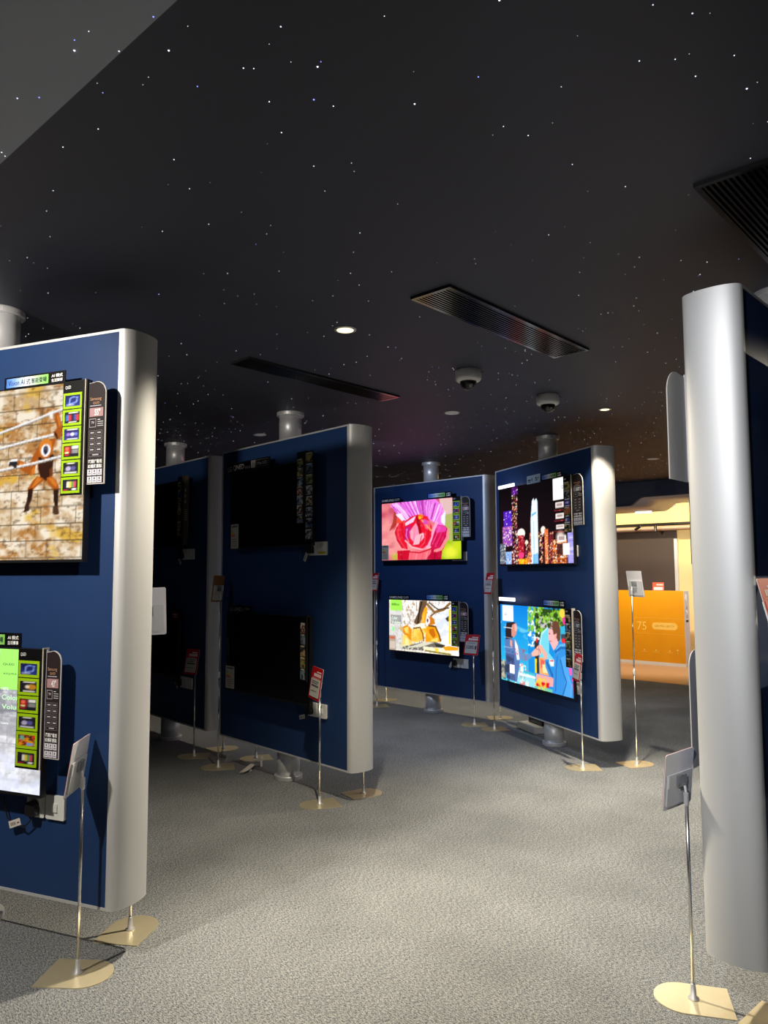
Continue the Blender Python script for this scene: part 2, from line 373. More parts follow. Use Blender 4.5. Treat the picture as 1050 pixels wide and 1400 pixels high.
def pic_flower():
    p = Pic(150, 100, 'd8707c')
    p.mottle(3, 3, 2, 'e89090', .4, .6); p.mottle(3, 4, 5, 'b84058', .55, .7, .7)
    p.poly([(0.744, -0.006), (0.917, 0.017), (0.914, 0.296), (0.822, 0.396), (0.766, 0.186)], 'd8b4b0'); p.poly([(0.786, 0.658), (1.011, 0.642), (1.008, 1.022), (0.748, 1.015)], '98b818')
    p.poly([(0.812, 0.270), (0.914, 0.265), (0.911, 0.697), (0.809, 0.691)], 'a8b060'); p.ell(*[(0.875, 0.880)][0], .09, .11, 'f0f040', .8, .5); p.ell(*[(0.955, 0.776)][0], .05, .09, 'c8d820', .8, .5)
    p.ell(*[(0.184, 0.935)][0], .05, .06, 'b8b838', .8, .4); p.poly([(0.168, 0.169), (0.214, 0.091), (0.199, 0.389), (0.100, 0.498), (0.154, 0.335)], 'a02818', .8)
    p.poly([(0.213, 0.257), (0.303, 0.316), (0.315, 0.465), (0.199, 0.372)], 'e84838')
    # upper fan of pink petals
    p.poly([(0.109, 0.028), (0.317, -0.037), (0.697, -0.004), (0.767, 0.108), (0.795, 0.189), (0.811, 0.348), (0.787, 0.471), (0.671, 0.382), (0.503, 0.221), (0.315, 0.333), (0.213, 0.224), (0.168, 0.119)], 'e878e0')
    r = random.Random(4)
    for k in range(46):
        t = k / 45; x0, y0 = 190 + t * 520, 150 - 60 * math.sin(PI * t) + r.uniform(-10, 40); x1, y1 = 340 + t * 300, 330 - 80 * math.sin(PI * t)
        q = CVF([(x0, y0), ((x0 + x1) / 2 + r.uniform(-10, 10), (y0 + y1) / 2), (x1, y1)])
        p.line(q, r.uniform(.008, .028), r.choice(('f8b0f4', 'c040c0', 'fcd0fc', 'd060d0', 'a83098', 'f090f0')), .85)
    p.poly([(0.187, 0.205), (0.265, 0.196), (0.316, 0.300), (0.277, 0.330)], 'fce0f8'); p.poly([(0.765, 0.296), (0.818, 0.208), (0.810, 0.457), (0.765, 0.390)], 'e8e8ff')
    # outer red petals
    p.poly([(0.212, 0.374), (0.290, 0.347), (0.308, 0.513), (0.339, 0.728), (0.351, 0.843), (0.262, 0.806), (0.192, 0.654), (0.162, 0.519), (0.180, 0.421)], 'dc1830')
    p.line([(0.219, 0.374), (0.166, 0.519), (0.198, 0.671), (0.275, 0.807), (0.363, 0.843)], .03, 'fc98a0')
    p.poly([(0.210, 0.837), (0.376, 0.828), (0.388, 0.998), (0.216, 0.994)], 'c8102c'); p.poly([(0.608, 0.838), (0.785, 0.752), (0.760, 1.008), (0.595, 1.004)], 'b80c34')
    p.poly([(0.694, 0.416), (0.810, 0.457), (0.856, 0.523), (0.849, 0.647), (0.784, 0.845), (0.703, 0.873), (0.632, 0.807), (0.646, 0.602)], 'c81048')
    p.poly([(0.706, 0.432), (0.810, 0.465), (0.844, 0.553), (0.705, 0.559)], 'e040a8'); p.line([(0.844, 0.522), (0.838, 0.646), (0.761, 0.829), (0.691, 0.857)], .05, 'fc8890')
    p.line([(0.712, 0.401), (0.670, 0.524), (0.633, 0.680), (0.597, 0.789)], .05, 'f8a0c8')
    # bud
    p.poly([(0.315, 0.333), (0.404, 0.260), (0.491, 0.236), (0.600, 0.280), (0.653, 0.444), (0.646, 0.618), (0.597, 0.758), (0.524, 0.818), (0.401, 0.780), (0.326, 0.695), (0.295, 0.512)], 'e01430')
    p.poly([(0.315, 0.366), (0.441, 0.264), (0.454, 0.265), (0.422, 0.359), (0.321, 0.416)], 'fcc8e8'); p.poly([(0.315, 0.448), (0.391, 0.405), (0.364, 0.632), (0.314, 0.661)], 'c01878')
    p.poly([(0.453, 0.378), (0.490, 0.478), (0.495, 0.592), (0.439, 0.717), (0.383, 0.633), (0.371, 0.518)], 'fc90b0'); p.poly([(0.452, 0.589), (0.550, 0.547), (0.556, 0.628), (0.488, 0.736), (0.414, 0.748)], 'fcb0c0')
    p.poly([(0.454, 0.265), (0.491, 0.252), (0.526, 0.546), (0.495, 0.576)], 'a00818'); p.poly([(0.527, 0.321), (0.636, 0.363), (0.634, 0.522), (0.575, 0.485)], 'e85878')
    p.line([(0.527, 0.337), (0.646, 0.523)], .02, 'f8a060'); p.ell(*[(0.575, 0.373)][0], .03, .04, 'd048b0'); p.ell(*[(0.515, 0.274)][0], .035, .04, 'f07018'); p.ell(*[(0.503, 0.294)][0], .015, .025, 'fcc020')
    p.line([(0.314, 0.661), (0.401, 0.780), (0.548, 0.835), (0.633, 0.791)], .025, 'fcb0b8')
    p.poly([(0.370, 0.860), (0.524, 0.834), (0.644, 0.808), (0.638, 0.886), (0.571, 1.003), (0.356, 0.997)], 'f06878'); p.line([(0.370, 0.860), (0.499, 0.881), (0.638, 0.823)], .02, 'c01028')
    for a_, c_, w_ in (('245,380 228,440 250,520 300,600', 'b01028', .02), ('270,360 255,440 275,520 330,600', 'f04858', .018), ('300,350 300,430 330,520', '980820', .012)):
        p.line(CVF([tuple(map(float, q.split(','))) for q in a_.split()]), w_, c_, .8)
    for a_, c_, w_ in (('760,400 740,480 690,580', 'a80840', .02), ('720,390 690,480 640,580', 'e83878', .02), ('690,380 650,470 610,560', 'f060a0', .014), ('740,420 720,500 670,600', 'd82060', .014)):
        p.line(CVF([tuple(map(float, q.split(','))) for q in a_.split()]), w_, c_, .8)
    for a_, c_, w_ in (('350,400 340,470 370,540', 'f8b0d8', .012), ('500,470 480,560', 'c01030', .016), ('540,430 530,540 480,600', 'f05068', .016), ('570,400 570,490 530,570', 'b80c28', .016), ('400,420 400,500', 'fcd0dc', .012), ('430,380 420,520', 'e86890', .01), ('400,660 390,720', 'e04858', .012), ('450,660 440,720', 'fca0a8', .014), ('520,650 500,720', 'e04858', .012), ('560,640 545,700', 'fca0a8', .012), ('290,640 300,720', 'a00820', .02), ('640,640 630,720', '900828', .02)):
        p.line(CVF([tuple(map(float, q.split(','))) for q in a_.split()]), w_, c_, .8)
    p.mottle(22, 18, 8, 'ffffff', .6, .85, .18)
    return p.out()

def pic_monkeys():
    p = Pic(150, 90, 'f8f4f0'); p.mottle(40, 12, 3, 'c8b8a8', .55, .7, .8); p.mottle(50, 20, 4, 'a08870', .62, .72, .8)
    p.poly([(0.657, 0.286), (0.880, 0.157), (0.887, 0.760), (0.778, 0.756)], 'd8e0f8'); p.mottle(20, 20, 6, 'ffffff', .5, .6, .9, (p.X > .68).astype(float))
    p.poly([(0.461, 0.010), (0.570, 0.005), (0.544, 0.175), (0.465, 0.435), (0.412, 0.473), (0.373, 0.425), (0.440, 0.232)], '6a5038'); p.line([(0.493, 0.025), (0.453, 0.231), (0.432, 0.437)], .03, '2a2018'); p.line([(0.415, 0.046), (0.414, 0.200)], .02, 'a89070')
    p.line([(0.570, 0.073), (0.670, 0.218), (0.795, 0.161), (0.881, 0.042)], .05, '8a6438'); p.line([(0.596, 0.038), (0.721, 0.166), (0.868, 0.125)], .025, '4a3420'); p.poly([(0.818, 0.325), (0.879, 0.255), (0.884, 0.386), (0.842, 0.372)], '4a3a20')
    p.line([(0.670, 0.235), (0.619, 0.289)], .03, '7a5838')
    y = 'f0a018'; yl = 'fcd468'; yd = 'c86c10'
    p.poly([(0.551, 0.107), (0.572, 0.149), (0.542, 0.429), (0.484, 0.433), (0.491, 0.280), (0.524, 0.159)], y); p.poly([(0.504, 0.296), (0.537, 0.193), (0.523, 0.413), (0.491, 0.416)], 'f8c040')
    p.poly([(0.157, 0.546), (0.211, 0.524), (0.279, 0.483), (0.339, 0.564), (0.344, 0.803), (0.278, 0.725), (0.211, 0.645), (0.170, 0.597)], 'e08c18'); p.poly([(0.225, 0.557), (0.292, 0.517), (0.305, 0.653), (0.251, 0.641)], yl)
    p.poly([(0.197, 0.681), (0.265, 0.691), (0.357, 0.853), (0.344, 0.906), (0.141, 0.930), (0.190, 0.837)], yl); p.poly([(0.251, 0.727), (0.318, 0.806), (0.304, 0.893), (0.237, 0.901)], 'fce8a0')
    p.poly([(0.379, 0.527), (0.451, 0.444), (0.529, 0.446), (0.554, 0.528), (0.514, 0.734), (0.410, 0.813), (0.338, 0.804), (0.338, 0.650)], yl); p.poly([(0.412, 0.558), (0.477, 0.569), (0.488, 0.771), (0.397, 0.797)], 'f8c850'); p.mottle(30, 20, 7, 'f0a830', .5, .6, .6, ((p.X > .28) & (p.X < .5) & (p.Y > .55) & (p.Y < .85)).astype(float))
    p.poly([(0.412, 0.473), (0.516, 0.431), (0.541, 0.513), (0.464, 0.553), (0.372, 0.544)], 'fcf4e0'); p.line([(0.372, 0.544), (0.464, 0.519), (0.502, 0.634), (0.514, 0.768)], .03, '8a5a20')
    p.poly([(0.554, 0.495), (0.618, 0.456), (0.693, 0.516), (0.730, 0.646), (0.747, 0.759), (0.679, 0.783), (0.591, 0.776), (0.540, 0.799), (0.541, 0.664)], y); p.poly([(0.592, 0.542), (0.656, 0.520), (0.686, 0.650), (0.642, 0.721), (0.598, 0.659)], yd)
    p.line([(0.593, 0.475), (0.681, 0.484), (0.730, 0.629), (0.751, 0.742)], .035, '7a4c18')
    p.poly([(0.575, 0.325), (0.619, 0.297), (0.657, 0.336), (0.681, 0.434), (0.618, 0.456), (0.580, 0.459)], 'd07818'); p.ell(*[(0.577, 0.384)][0], .03, .07, 'f8e8e8'); p.ell(*[(0.572, 0.379)][0], .012, .035, '5a4a50')
    p.poly([(0.503, 0.550), (0.541, 0.530), (0.667, 0.735), (0.641, 0.771)], 'f4b030'); p.poly([(0.616, 0.740), (0.717, 0.680), (0.716, 0.763), (0.616, 0.790)], yl)
    p.poly([(0.141, 0.947), (0.223, 0.903), (0.475, 0.806), (0.666, 0.768), (0.814, 0.817), (0.789, 0.869), (0.615, 0.874), (0.513, 0.953), (0.277, 0.965)], '6e6a60'); p.mottle(50, 30, 11, 'e8e4d0', .5, .6, .8, (p.Y > .88).astype(float))
    p.poly([(0.250, 0.934), (0.540, 0.782), (0.666, 0.785), (0.475, 0.890)], 'd8d4c0'); p.poly([(0.666, 0.801), (0.814, 0.817), (0.789, 0.869), (0.691, 0.865)], '38342c')
    p.poly([(0.514, 0.869), (0.886, 0.907), (0.897, 0.994), (0.690, 0.989), (0.513, 0.953)], 'f4ecc8'); p.line([(0.539, 0.950), (0.885, 0.980)], .03, '8a7830'); p.poly([(0.666, 0.884), (0.715, 0.886), (0.721, 0.960), (0.678, 0.949)], 'f8d040')
    p.poly([(0.777, 0.854), (0.863, 0.828), (0.988, 0.838), (0.987, 0.894), (0.813, 0.916)], y); p.poly([(0.910, 0.904), (0.993, 0.909), (0.992, 0.998), (0.933, 0.990)], 'fcf8f0')
    p.rect(*[q for q in (0, .215)], .03, .98, 'c8c8c8', .55); p.rect(.03, .19, .3, .48, '404044', .35)
    p.rect(0.025, .2, 0, .215, 'a4f058'); p.rect(.0, .105, .705, 1, 'b0a090'); p.rect(.01, .09, .73, .78, 'd85030', .7); p.rect(.01, .095, .82, .96, 'd8ccc0', .7)
    p.rect(.04, .16, .08, .12, '78b838', .8)
    p.poly([(0.046, 0.537), (0.088, 0.534), (0.087, 0.621), (0.046, 0.625)], '98e8a0')
    p.poly([(0.865, 0.158), (0.890, 0.156), (0.885, 0.809), (0.859, 0.780)], 'f8d838')
    return p.out()

def pic_city():
    p = Pic(150, 100, '0c070a'); p.grad(0, 1, 0, 1, '0a0608', '1c0e14')
    rr = random.Random(9)
    def tower(x0, x1, y0, y1, base, wins, n, seed):
        p.rect(x0, x1, y0, y1, base); r = random.Random(seed)
        for k in range(n):
            x = r.uniform(x0, x1 - .008); y = r.uniform(y0, y1 - .012); p.rect(x, x + r.uniform(.006, .016), y, y + r.uniform(.008, .02), r.choice(wins))
    g = ('ffffff', 'ffd080', 'ff8040', 'f8e0c0', 'c03080', '201018', '201018')
    def T(a, base, wins, n, sd):
        (x0, y0), (x1, y1) = a; tower(x0, x1, y0, y1, base, wins, n, sd)
    T([(0.194, 0.020), (0.277, 0.990)], '241018', ('ffb080', 'e06040', 'ffffff', 'f8d060', 'a03060', '201018'), 190, 1)
    T([(0.194, 0.005), (0.288, 0.105)], '481060', ('ffffff', 'c080ff', '6a20a0'), 14, 2)
    T([(0.066, 0.301), (0.192, 0.557)], '5020b8', ('8060ff', 'ffffff', '6a30d0', '4018a0'), 45, 3)
    T([(0.048, 0.498), (0.192, 0.756)], '9048b0', ('ffffff', 'ff90d0', 'ffe0ff', '6020a0', 'f8a0a0'), 90, 4)
    T([(0.216, 0.537), (0.296, 0.990)], '301420', g, 90, 5)
    p.ell(*[(0.328, 0.607)][0], .055, .06, 'fff4e8'); T([(0.285, 0.631), (0.368, 0.874)], 'a01828', ('ff4050', '600818', 'ff9090', '801020'), 60, 6)
    p.ell(*[(0.402, 0.737)][0], .025, .04, 'ffe0d0')
    T([(0.377, 0.746), (0.469, 0.994)], '501018', g, 60, 7); T([(0.448, 0.612), (0.475, 0.994)], 'a05848', ('ffd0a0', 'ff8060', '402020'), 60, 8)
    p.poly([(0.487, 0.224), (0.509, 0.190), (0.522, 0.224), (0.547, 0.196), (0.563, 0.236), (0.564, 0.466), (0.561, 0.996), (0.469, 0.994), (0.463, 0.476)], 'dff4fc')
    p.poly([(0.496, 0.246), (0.557, 0.250), (0.557, 0.507), (0.554, 0.985), (0.493, 0.984), (0.486, 0.499)], 'f8fdff'); p.poly([(0.483, 0.382), (0.543, 0.364), (0.542, 0.379), (0.482, 0.414)], '50a8e0'); p.line([(0.507, 0.480), (0.503, 0.984)], .012, '80b8d8'); p.poly([(0.490, 0.879), (0.560, 0.861), (0.561, 0.996), (0.487, 0.994)], '48a0e8', .7)
    for y in range(430, 1090, 26): p.line(CVH([(446, y), (508, y - 6)]), .005, 'a8d4e8', .8)
    T([(0.566, 0.607), (0.632, 0.997)], '30141c', g, 70, 10); p.ell(*[(0.630, 0.592)][0], .03, .045, 'ffece0')
    T([(0.647, 0.583), (0.693, 0.998)], 'd86838', ('ffb070', 'ffe0b0', 'a03818', 'ff8850'), 90, 11); T([(0.702, 0.624), (0.759, 1.000)], '802830', ('ff9060', 'ffd0a0', '501018', '300c10'), 60, 12)
    T([(0.744, 0.718), (0.921, 1.003)], 'a84820', ('ffa040', 'ffe0a0', 'ff7020', '401008', 'ffffff', '601c10'), 220, 13)
    T([(-0.005, 0.722), (0.086, 0.986)], '5a6070', ('c0c8d0', '404858', '8890a0', 'e8e8d0'), 60, 14); T([(0.089, 0.829), (0.180, 0.988)], '90b0e8', ('ffffff', 'a0c8ff', '6080c8'), 40, 15)
    T([(0.184, 0.811), (0.284, 0.990)], '602028', g, 70, 16); p.ell(*[(0.324, 0.883)][0], .04, .04, 'ff4080'); T([(0.285, 0.925), (0.415, 0.993)], 'f8a010', ('ffe040', 'ffc020', 'e06010'), 50, 17)
    T([(0.418, 0.855), (0.469, 0.994)], 'e89050', g, 30, 18)
    (x0, y0), (x1, y1) = [(0.931, 0.605), (1.011, 1.005)]; p.rect(x0, 1, y0, 1, 'a8a0e8'); 
    for k in range(24): p.rect(x0 + rr.uniform(0, .1), x0 + .02 + rr.uniform(.02, .12), y0 + k * .017, y0 + k * .017 + .007, rr.choice(('f0f0ff', 'ffffff', '7870c0')), .8)
    p.ell(*[(0.846, 0.696)][0], .05, .07, 'fff0e0', .8, .4)
    (x0, y0), (x1, y1) = [(0.767, 0.004), (0.893, 0.262)]; p.rect(x0, x1, y0, y1, 'fffcfa')
    (x0, y0), (x1, y1) = [(0.875, 0.769), (0.950, 0.902)]; p.rect(x0, x1, y0, y1, 'ffffff'); (x0, y0), (x1, y1) = [(0.800, 0.772), (0.870, 0.894)]; p.rect(x0, x1, y0, y1, '301820', .8)
    for a, b, c, d in ((710, 400, 810, 450), (715, 530, 815, 575), (720, 660, 820, 700), (735, 780, 835, 850)):
        (x0, y0), (x1, y1) = CVH([(a, b), (c, d)]); p.rect(x0, x1, y0, y1, 'fff4ec', .9); p.rect(x0 + .015, x1 - .02, y0 + .012, y1 - .02, '604048', .5)
    for k in (490, 610, 738):
        p.line(CVH([(700, k), (830, k - 8)]), .006, 'd84040')
    return p.out()

def pic_friends():
    p = Pic(160, 110, '1890e0'); p.grad(0, .42, 0, 1, '0c80dc', '38c8e8'); p.mottle(5, 12, 3, '90e0f0', .58, .7, .6, ((p.X < .42) & (p.Y > .2)).astype(float))
    p.poly([(0.512, 0.019), (0.913, 0.016), (0.915, 0.367), (0.521, 0.422)], '2c4a20'); p.mottle(30, 22, 5, '8cc838', .45, .58, .95, ((p.X > .42) & (p.Y < .32)).astype(float)); p.mottle(34, 30, 8, 'f0f8ff', .57, .64, 1, ((p.X > .42) & (p.X < .58) & (p.Y < .5)).astype(float)); p.mottle(30, 24, 9, '182c10', .6, .7, .9, ((p.X > .55) & (p.Y < .3)).astype(float))
    p.poly([(0.581, 0.413), (0.619, 0.295), (0.689, 0.236), (0.711, 0.254), (0.704, 0.538), (0.769, 0.607), (0.576, 0.631)], '78d4e8'); p.line([(0.586, 0.454), (0.606, 0.328), (0.689, 0.241)], .02, 'b8f0f4')
    p.poly([(0.834, 0.220), (0.919, 0.191), (0.915, 0.377), (0.840, 0.388)], '38b4d8'); p.poly([(0.859, 0.296), (0.922, 0.289), (0.920, 0.367), (0.862, 0.375)], '404858'); p.ell(*[(0.889, 0.371)][0], .025, .03, 'e83030')
    p.poly([(0.860, 0.020), (0.913, 0.021), (0.911, 0.192), (0.888, 0.175), (0.874, 0.108)], 'f83898'); p.ell(*[(0.881, 0.058)][0], .035, .05, 'ffd048')
    p.poly([(0.509, 0.423), (0.569, 0.405), (0.565, 0.808), (0.518, 0.807)], '38302c'); p.poly([(0.531, 0.389), (0.555, 0.381), (0.554, 0.438), (0.532, 0.441)], 'e82028')
    p.poly([(0.510, 0.632), (0.537, 0.638), (0.533, 0.809), (0.509, 0.809)], 'f8d820')
    p.poly([(0.570, 0.611), (0.657, 0.611), (0.699, 0.770), (0.709, 0.808), (0.571, 0.807)], 'f8a868'); p.poly([(0.587, 0.629), (0.645, 0.639), (0.632, 0.703), (0.590, 0.741)], 'f86050'); p.poly([(0.609, 0.686), (0.678, 0.684), (0.699, 0.780), (0.618, 0.787)], 'fce0a0')
    p.poly([(0.524, 0.816), (0.753, 0.819), (0.751, 0.929), (0.521, 0.931)], 'fca8a0'); p.poly([(0.521, 0.910), (0.696, 0.892), (0.694, 0.952), (0.520, 0.967)], 'd81028'); p.poly([(0.520, 0.962), (0.739, 0.961), (0.737, 1.021), (0.507, 1.006)], '70c8a8'); p.mottle(40, 20, 12, 'f8d040', .55, .62, .9, ((p.X > .43) & (p.X < .66) & (p.Y > .86)).astype(float))
    p.poly([(0.703, 0.609), (0.769, 0.607), (0.768, 0.687), (0.701, 0.690)], 'e8f4f4'); p.poly([(0.714, 0.617), (0.758, 0.614), (0.758, 0.629), (0.713, 0.635)], 'e04058')
    # pier and sea at the lower left
    p.poly([(0.242, 0.809), (0.511, 0.840), (0.507, 0.996), (0.238, 0.973)], '98dce8'); p.mottle(26, 20, 14, 'e8fafa', .5, .6, .9, ((p.X < .42) & (p.X > .2) & (p.Y > .74)).astype(float)); p.line([(0.286, 0.870), (0.510, 0.871)], .02, 'f4f4f4'); p.poly([(0.302, 0.733), (0.341, 0.731), (0.345, 0.826), (0.300, 0.825)], 'f8f0e8')
    p.poly([(0.345, 0.810), (0.512, 0.819), (0.511, 0.850), (0.344, 0.842)], '40b8d0'); p.mottle(30, 30, 15, 'e86060', .63, .68, .7, ((p.X < .42) & (p.X > .25) & (p.Y > .68)).astype(float))
    # left man
    p.poly([(0.004, 0.742), (0.074, 0.752), (0.069, 0.988), (-0.001, 0.969)], '586050'); p.mottle(20, 20, 16, 'd0c8b0', .5, .6, .8, ((p.X < .06) & (p.Y > .68)).astype(float))
    p.poly([(0.099, 0.239), (0.208, 0.222), (0.241, 0.230), (0.220, 0.309), (0.211, 0.398), (0.163, 0.449), (0.080, 0.460), (0.076, 0.348)], '2c2028'); p.poly([(0.187, 0.258), (0.248, 0.229), (0.262, 0.305), (0.245, 0.372), (0.211, 0.420), (0.171, 0.404), (0.173, 0.315)], 'd89080'); p.poly([(0.221, 0.243), (0.258, 0.261), (0.252, 0.338), (0.226, 0.331)], 'f0b8a8')
    p.poly([(0.066, 0.462), (0.163, 0.438), (0.256, 0.458), (0.292, 0.605), (0.289, 0.746), (0.244, 0.982), (0.097, 0.971), (0.074, 0.752)], '5878b0'); p.poly([(0.149, 0.451), (0.183, 0.468), (0.181, 0.557), (0.148, 0.529)], 'e8a090')
    p.poly([(0.190, 0.445), (0.256, 0.458), (0.318, 0.590), (0.406, 0.602), (0.469, 0.576), (0.480, 0.616), (0.417, 0.674), (0.341, 0.704), (0.252, 0.655)], '6890c0'); p.poly([(0.223, 0.441), (0.268, 0.522), (0.290, 0.692), (0.251, 0.699), (0.227, 0.561)], 'e8f0f8'); p.mottle(30, 26, 18, 'c04858', .62, .68, .8, ((p.X > .2) & (p.X < .4) & (p.Y > .55) & (p.Y < .7)).astype(float))
    p.poly([(0.076, 0.640), (0.212, 0.640), (0.218, 0.977), (0.083, 0.962)], '485c90'); p.mottle(16, 16, 19, '283858', .55, .65, .7, ((p.X < .2) & (p.Y > .6)).astype(float))
    # fists
    p.poly([(0.463, 0.577), (0.519, 0.516), (0.568, 0.462), (0.615, 0.460), (0.625, 0.510), (0.589, 0.577), (0.529, 0.603), (0.474, 0.617)], 'f4b8a8'); p.line([(0.531, 0.514), (0.578, 0.517), (0.589, 0.557)], .015, 'c07868'); p.line([(0.568, 0.467), (0.565, 0.581)], .012, 'c88878'); p.poly([(0.591, 0.474), (0.631, 0.488), (0.681, 0.562), (0.679, 0.633), (0.645, 0.629), (0.613, 0.542)], 'f0b0a0')
    # man in the blue hood
    h = '3890dc'; hd = '2468b0'; hl = '68b4f0'
    p.poly([(0.772, 0.517), (0.840, 0.407), (0.920, 0.391), (0.923, 0.657), (0.949, 0.662), (0.997, 0.776), (0.996, 0.995), (0.976, 1.014), (0.738, 1.001), (0.753, 0.839)], h)
    p.poly([(0.645, 0.629), (0.680, 0.613), (0.755, 0.749), (0.769, 0.627), (0.764, 0.827), (0.698, 0.811), (0.655, 0.719)], h); p.poly([(0.656, 0.647), (0.679, 0.643), (0.754, 0.789), (0.742, 0.831)], hd)
    p.poly([(0.795, 0.473), (0.839, 0.417), (0.919, 0.396), (0.918, 0.445), (0.849, 0.465), (0.804, 0.531)], hl); p.line([(0.788, 0.514), (0.849, 0.455), (0.918, 0.445)], .03, hd)
    p.poly([(0.846, 0.574), (0.921, 0.522), (0.947, 0.739), (0.974, 0.877), (0.976, 1.010), (0.867, 0.999), (0.904, 0.796), (0.865, 0.668)], '50a4ec'); p.line([(0.846, 0.593), (0.884, 0.752), (0.914, 0.833), (0.868, 0.989)], .018, hd); p.line([(0.936, 0.770), (0.975, 0.858), (0.961, 0.975)], .015, hl); p.line([(0.809, 0.560), (0.789, 0.722), (0.777, 0.972)], .014, hd)
    p.poly([(0.699, 0.275), (0.712, 0.244), (0.778, 0.266), (0.798, 0.344), (0.830, 0.379), (0.818, 0.420), (0.784, 0.475), (0.761, 0.499), (0.729, 0.433), (0.708, 0.396), (0.700, 0.357)], 'f4b4b4'); p.poly([(0.777, 0.306), (0.810, 0.292), (0.797, 0.364), (0.775, 0.387)], 'f8a8a0'); p.line([(0.710, 0.305), (0.721, 0.313)], .012, '684040'); p.line([(0.714, 0.395), (0.736, 0.397)], .012, 'c05860')
    p.poly([(0.712, 0.234), (0.736, 0.181), (0.792, 0.145), (0.835, 0.161), (0.854, 0.248), (0.850, 0.357), (0.829, 0.389), (0.813, 0.381), (0.805, 0.293), (0.766, 0.318), (0.756, 0.249)], '6a4434'); p.mottle(50, 40, 21, 'd8ccd8', .52, .6, .9, ((p.X > .57) & (p.X < .76) & (p.Y > .12) & (p.Y < .25)).astype(float))
    p.poly([(0.939, 0.664), (0.985, 0.664), (0.983, 0.741), (0.957, 0.747)], 'f060b0'); p.poly([(0.977, 0.771), (1.027, 0.770), (1.023, 0.950), (0.993, 0.948)], 'f04090'); p.poly([(0.981, 0.808), (1.021, 0.809), (1.021, 0.828), (0.983, 0.832)], '5070e0')
    (x0, y0), (x1, y1) = [(0.033, 0.014), (0.206, 0.220)]; p.rect(x0, x1, y0, y1, 'f8f8fc')
    (x0, y0), (x1, y1) = [(0.137, 0.774), (0.214, 0.885)]; p.rect(x0, x1, y0, y1, 'fafafa'); (x0, y0), (x1, y1) = [(0.066, 0.787), (0.126, 0.887)]; p.rect(x0, x1, y0, y1, '303040', .8)
    for a, b, c in ((115, 215, 405), (120, 212, 520), (125, 215, 630), (130, 225, 740)):
        (x0, y0), (x1, y1) = CVI([(a, c - 10), (b, c + 12)]); p.rect(x0, x1, y0, y1, 'f4f4f8', .9)
        (x0, y0), (x1, y1) = CVI([(a, c + 55), (b, c + 58)]); p.rect(x0, x1, y0, y1 + .006, 'e88080', .8)
    return p.out()
# ------------------------------------------------------------------ the setting
RZ = math.atan2(U.y, U.x)          # everything in the shell is turned with the floor plan
def shell(name, m, u0, u1, v0, v1, z0, z1, kind=True, parent=None):
    o = MB().box(u0, u1, v0, v1, z0, z1).build(name, m, parent)
    if not parent: o.rotation_euler = (0, 0, RZ)
    return struct(o) if kind else o
UL, UR, VF, VB = -11.0, 5.0, -4.5, 13.3
FASCIA = 9.95
floor = shell('floor', M['carpet'], UL, UR, VF, VB, -.1, 0)
shell('vinyl_walkway', M['vinyl'], UL, UR, 10.25, VB, 0, .004, parent=floor, kind=False)
ceiling = shell('ceiling', M['ceiling'], UL, UR, VF, FASCIA, ZC, ZC + .1)
shell('ceiling_bulkhead', M['soffit'], UL, UR, VF, .805, ZC - .035, ZC, parent=ceiling, kind=False)
back_ceiling = shell('ceiling_back', M['white'], UL, UR, FASCIA, VB, ZC + .02, ZC + .12)
shell('wall_left', M['wall'], UL - .12, UL, VF, VB, 0, ZC + .1)
shell('wall_right', M['wall'], UR, UR + .12, VF, VB, 0, ZC + .1)
shell('wall_front', M['wall'], UL, UR, VF - .12, VF, 0, ZC + .1)
wb = shell('wall_back', M['cream'], UL, UR, VB, VB + .12, 0, ZC + .1)
shell('brown_wall_panel', M['brown'], UL, -5.10, VB - .03, VB, .004, 2.26, parent=wb, kind=False)
shell('dark_door_frame', M['aludull'], -5.14, -5.085, VB - .06, VB, .004, 2.09, parent=wb, kind=False)
# bulkhead across the ceiling whose lower edge steps up in a soft S, and the bent pearl sheet hung behind it
def scurve(u0, u1, n=14, za=2.415, zb=2.522):
    out = []
    for k in range(n + 1):
        t = k / n; s = t * t * t * (t * (6 * t - 15) + 10); out.append((u0 + (u1 - u0) * t, za + (zb - za) * s))
    return out
prof = [(UL, 2.415)] + scurve(-4.47, -4.22) + [(UR, 2.523)]
fas = MB().slab(prof + [(UR, ZC + .1), (UL, ZC + .1)], FASCIA - .05, FASCIA).build('trim_1', M['ceiling'], rot=(0, 0, RZ)); struct(fas)
sheet_ = MB(); prof2 = [(-8.5, 2.415)] + scurve(-4.47, -4.22) + [(-2.0, 2.523)]
sheet_.smooth = True; sheet_.slab(prof2 + [(x, z + .02) for x, z in prof2[::-1]], FASCIA + .002, 11.15)
tag(sheet_.build('ceiling_raft', M['raft'], rot=(0, 0, RZ)), 'pearl ceiling sheet bent in a soft step above the orange carton', 'ceiling panel')
for v_ in (10.2, 11.0):
    MB().tube([(-6.5, v_, 2.43), (-6.5, v_, ZC + .02)], .006, 6).build('hanger_rod', M['aludull'], bpy.data.objects['ceiling_raft'])
    MB().tube([(-3.0, v_, 2.54), (-3.0, v_, ZC + .02)], .006, 6).build('hanger_rod', M['aludull'], bpy.data.objects['ceiling_raft'])
tag(MB().box(-4.84, -4.60, 11.0, 11.04, 2.395, 2.415).build('led_slot', M['led'], rot=(0, 0, RZ)), 'short white strip light under the pearl ceiling sheet', 'light')
lamp = empty('round_ceiling_lamp', (4.62, 12.42, 0), 0, 'large round glowing lamp under the back ceiling beside the bent sheet', 'lamp')
b = MB(); b.smooth = True; b.lathe([(.02, 2.555), (.12, 2.558), (.2, 2.575), (.225, 2.60), (.2, 2.62)], n=40).build('lamp_diffuser', M['lampround'], lamp)
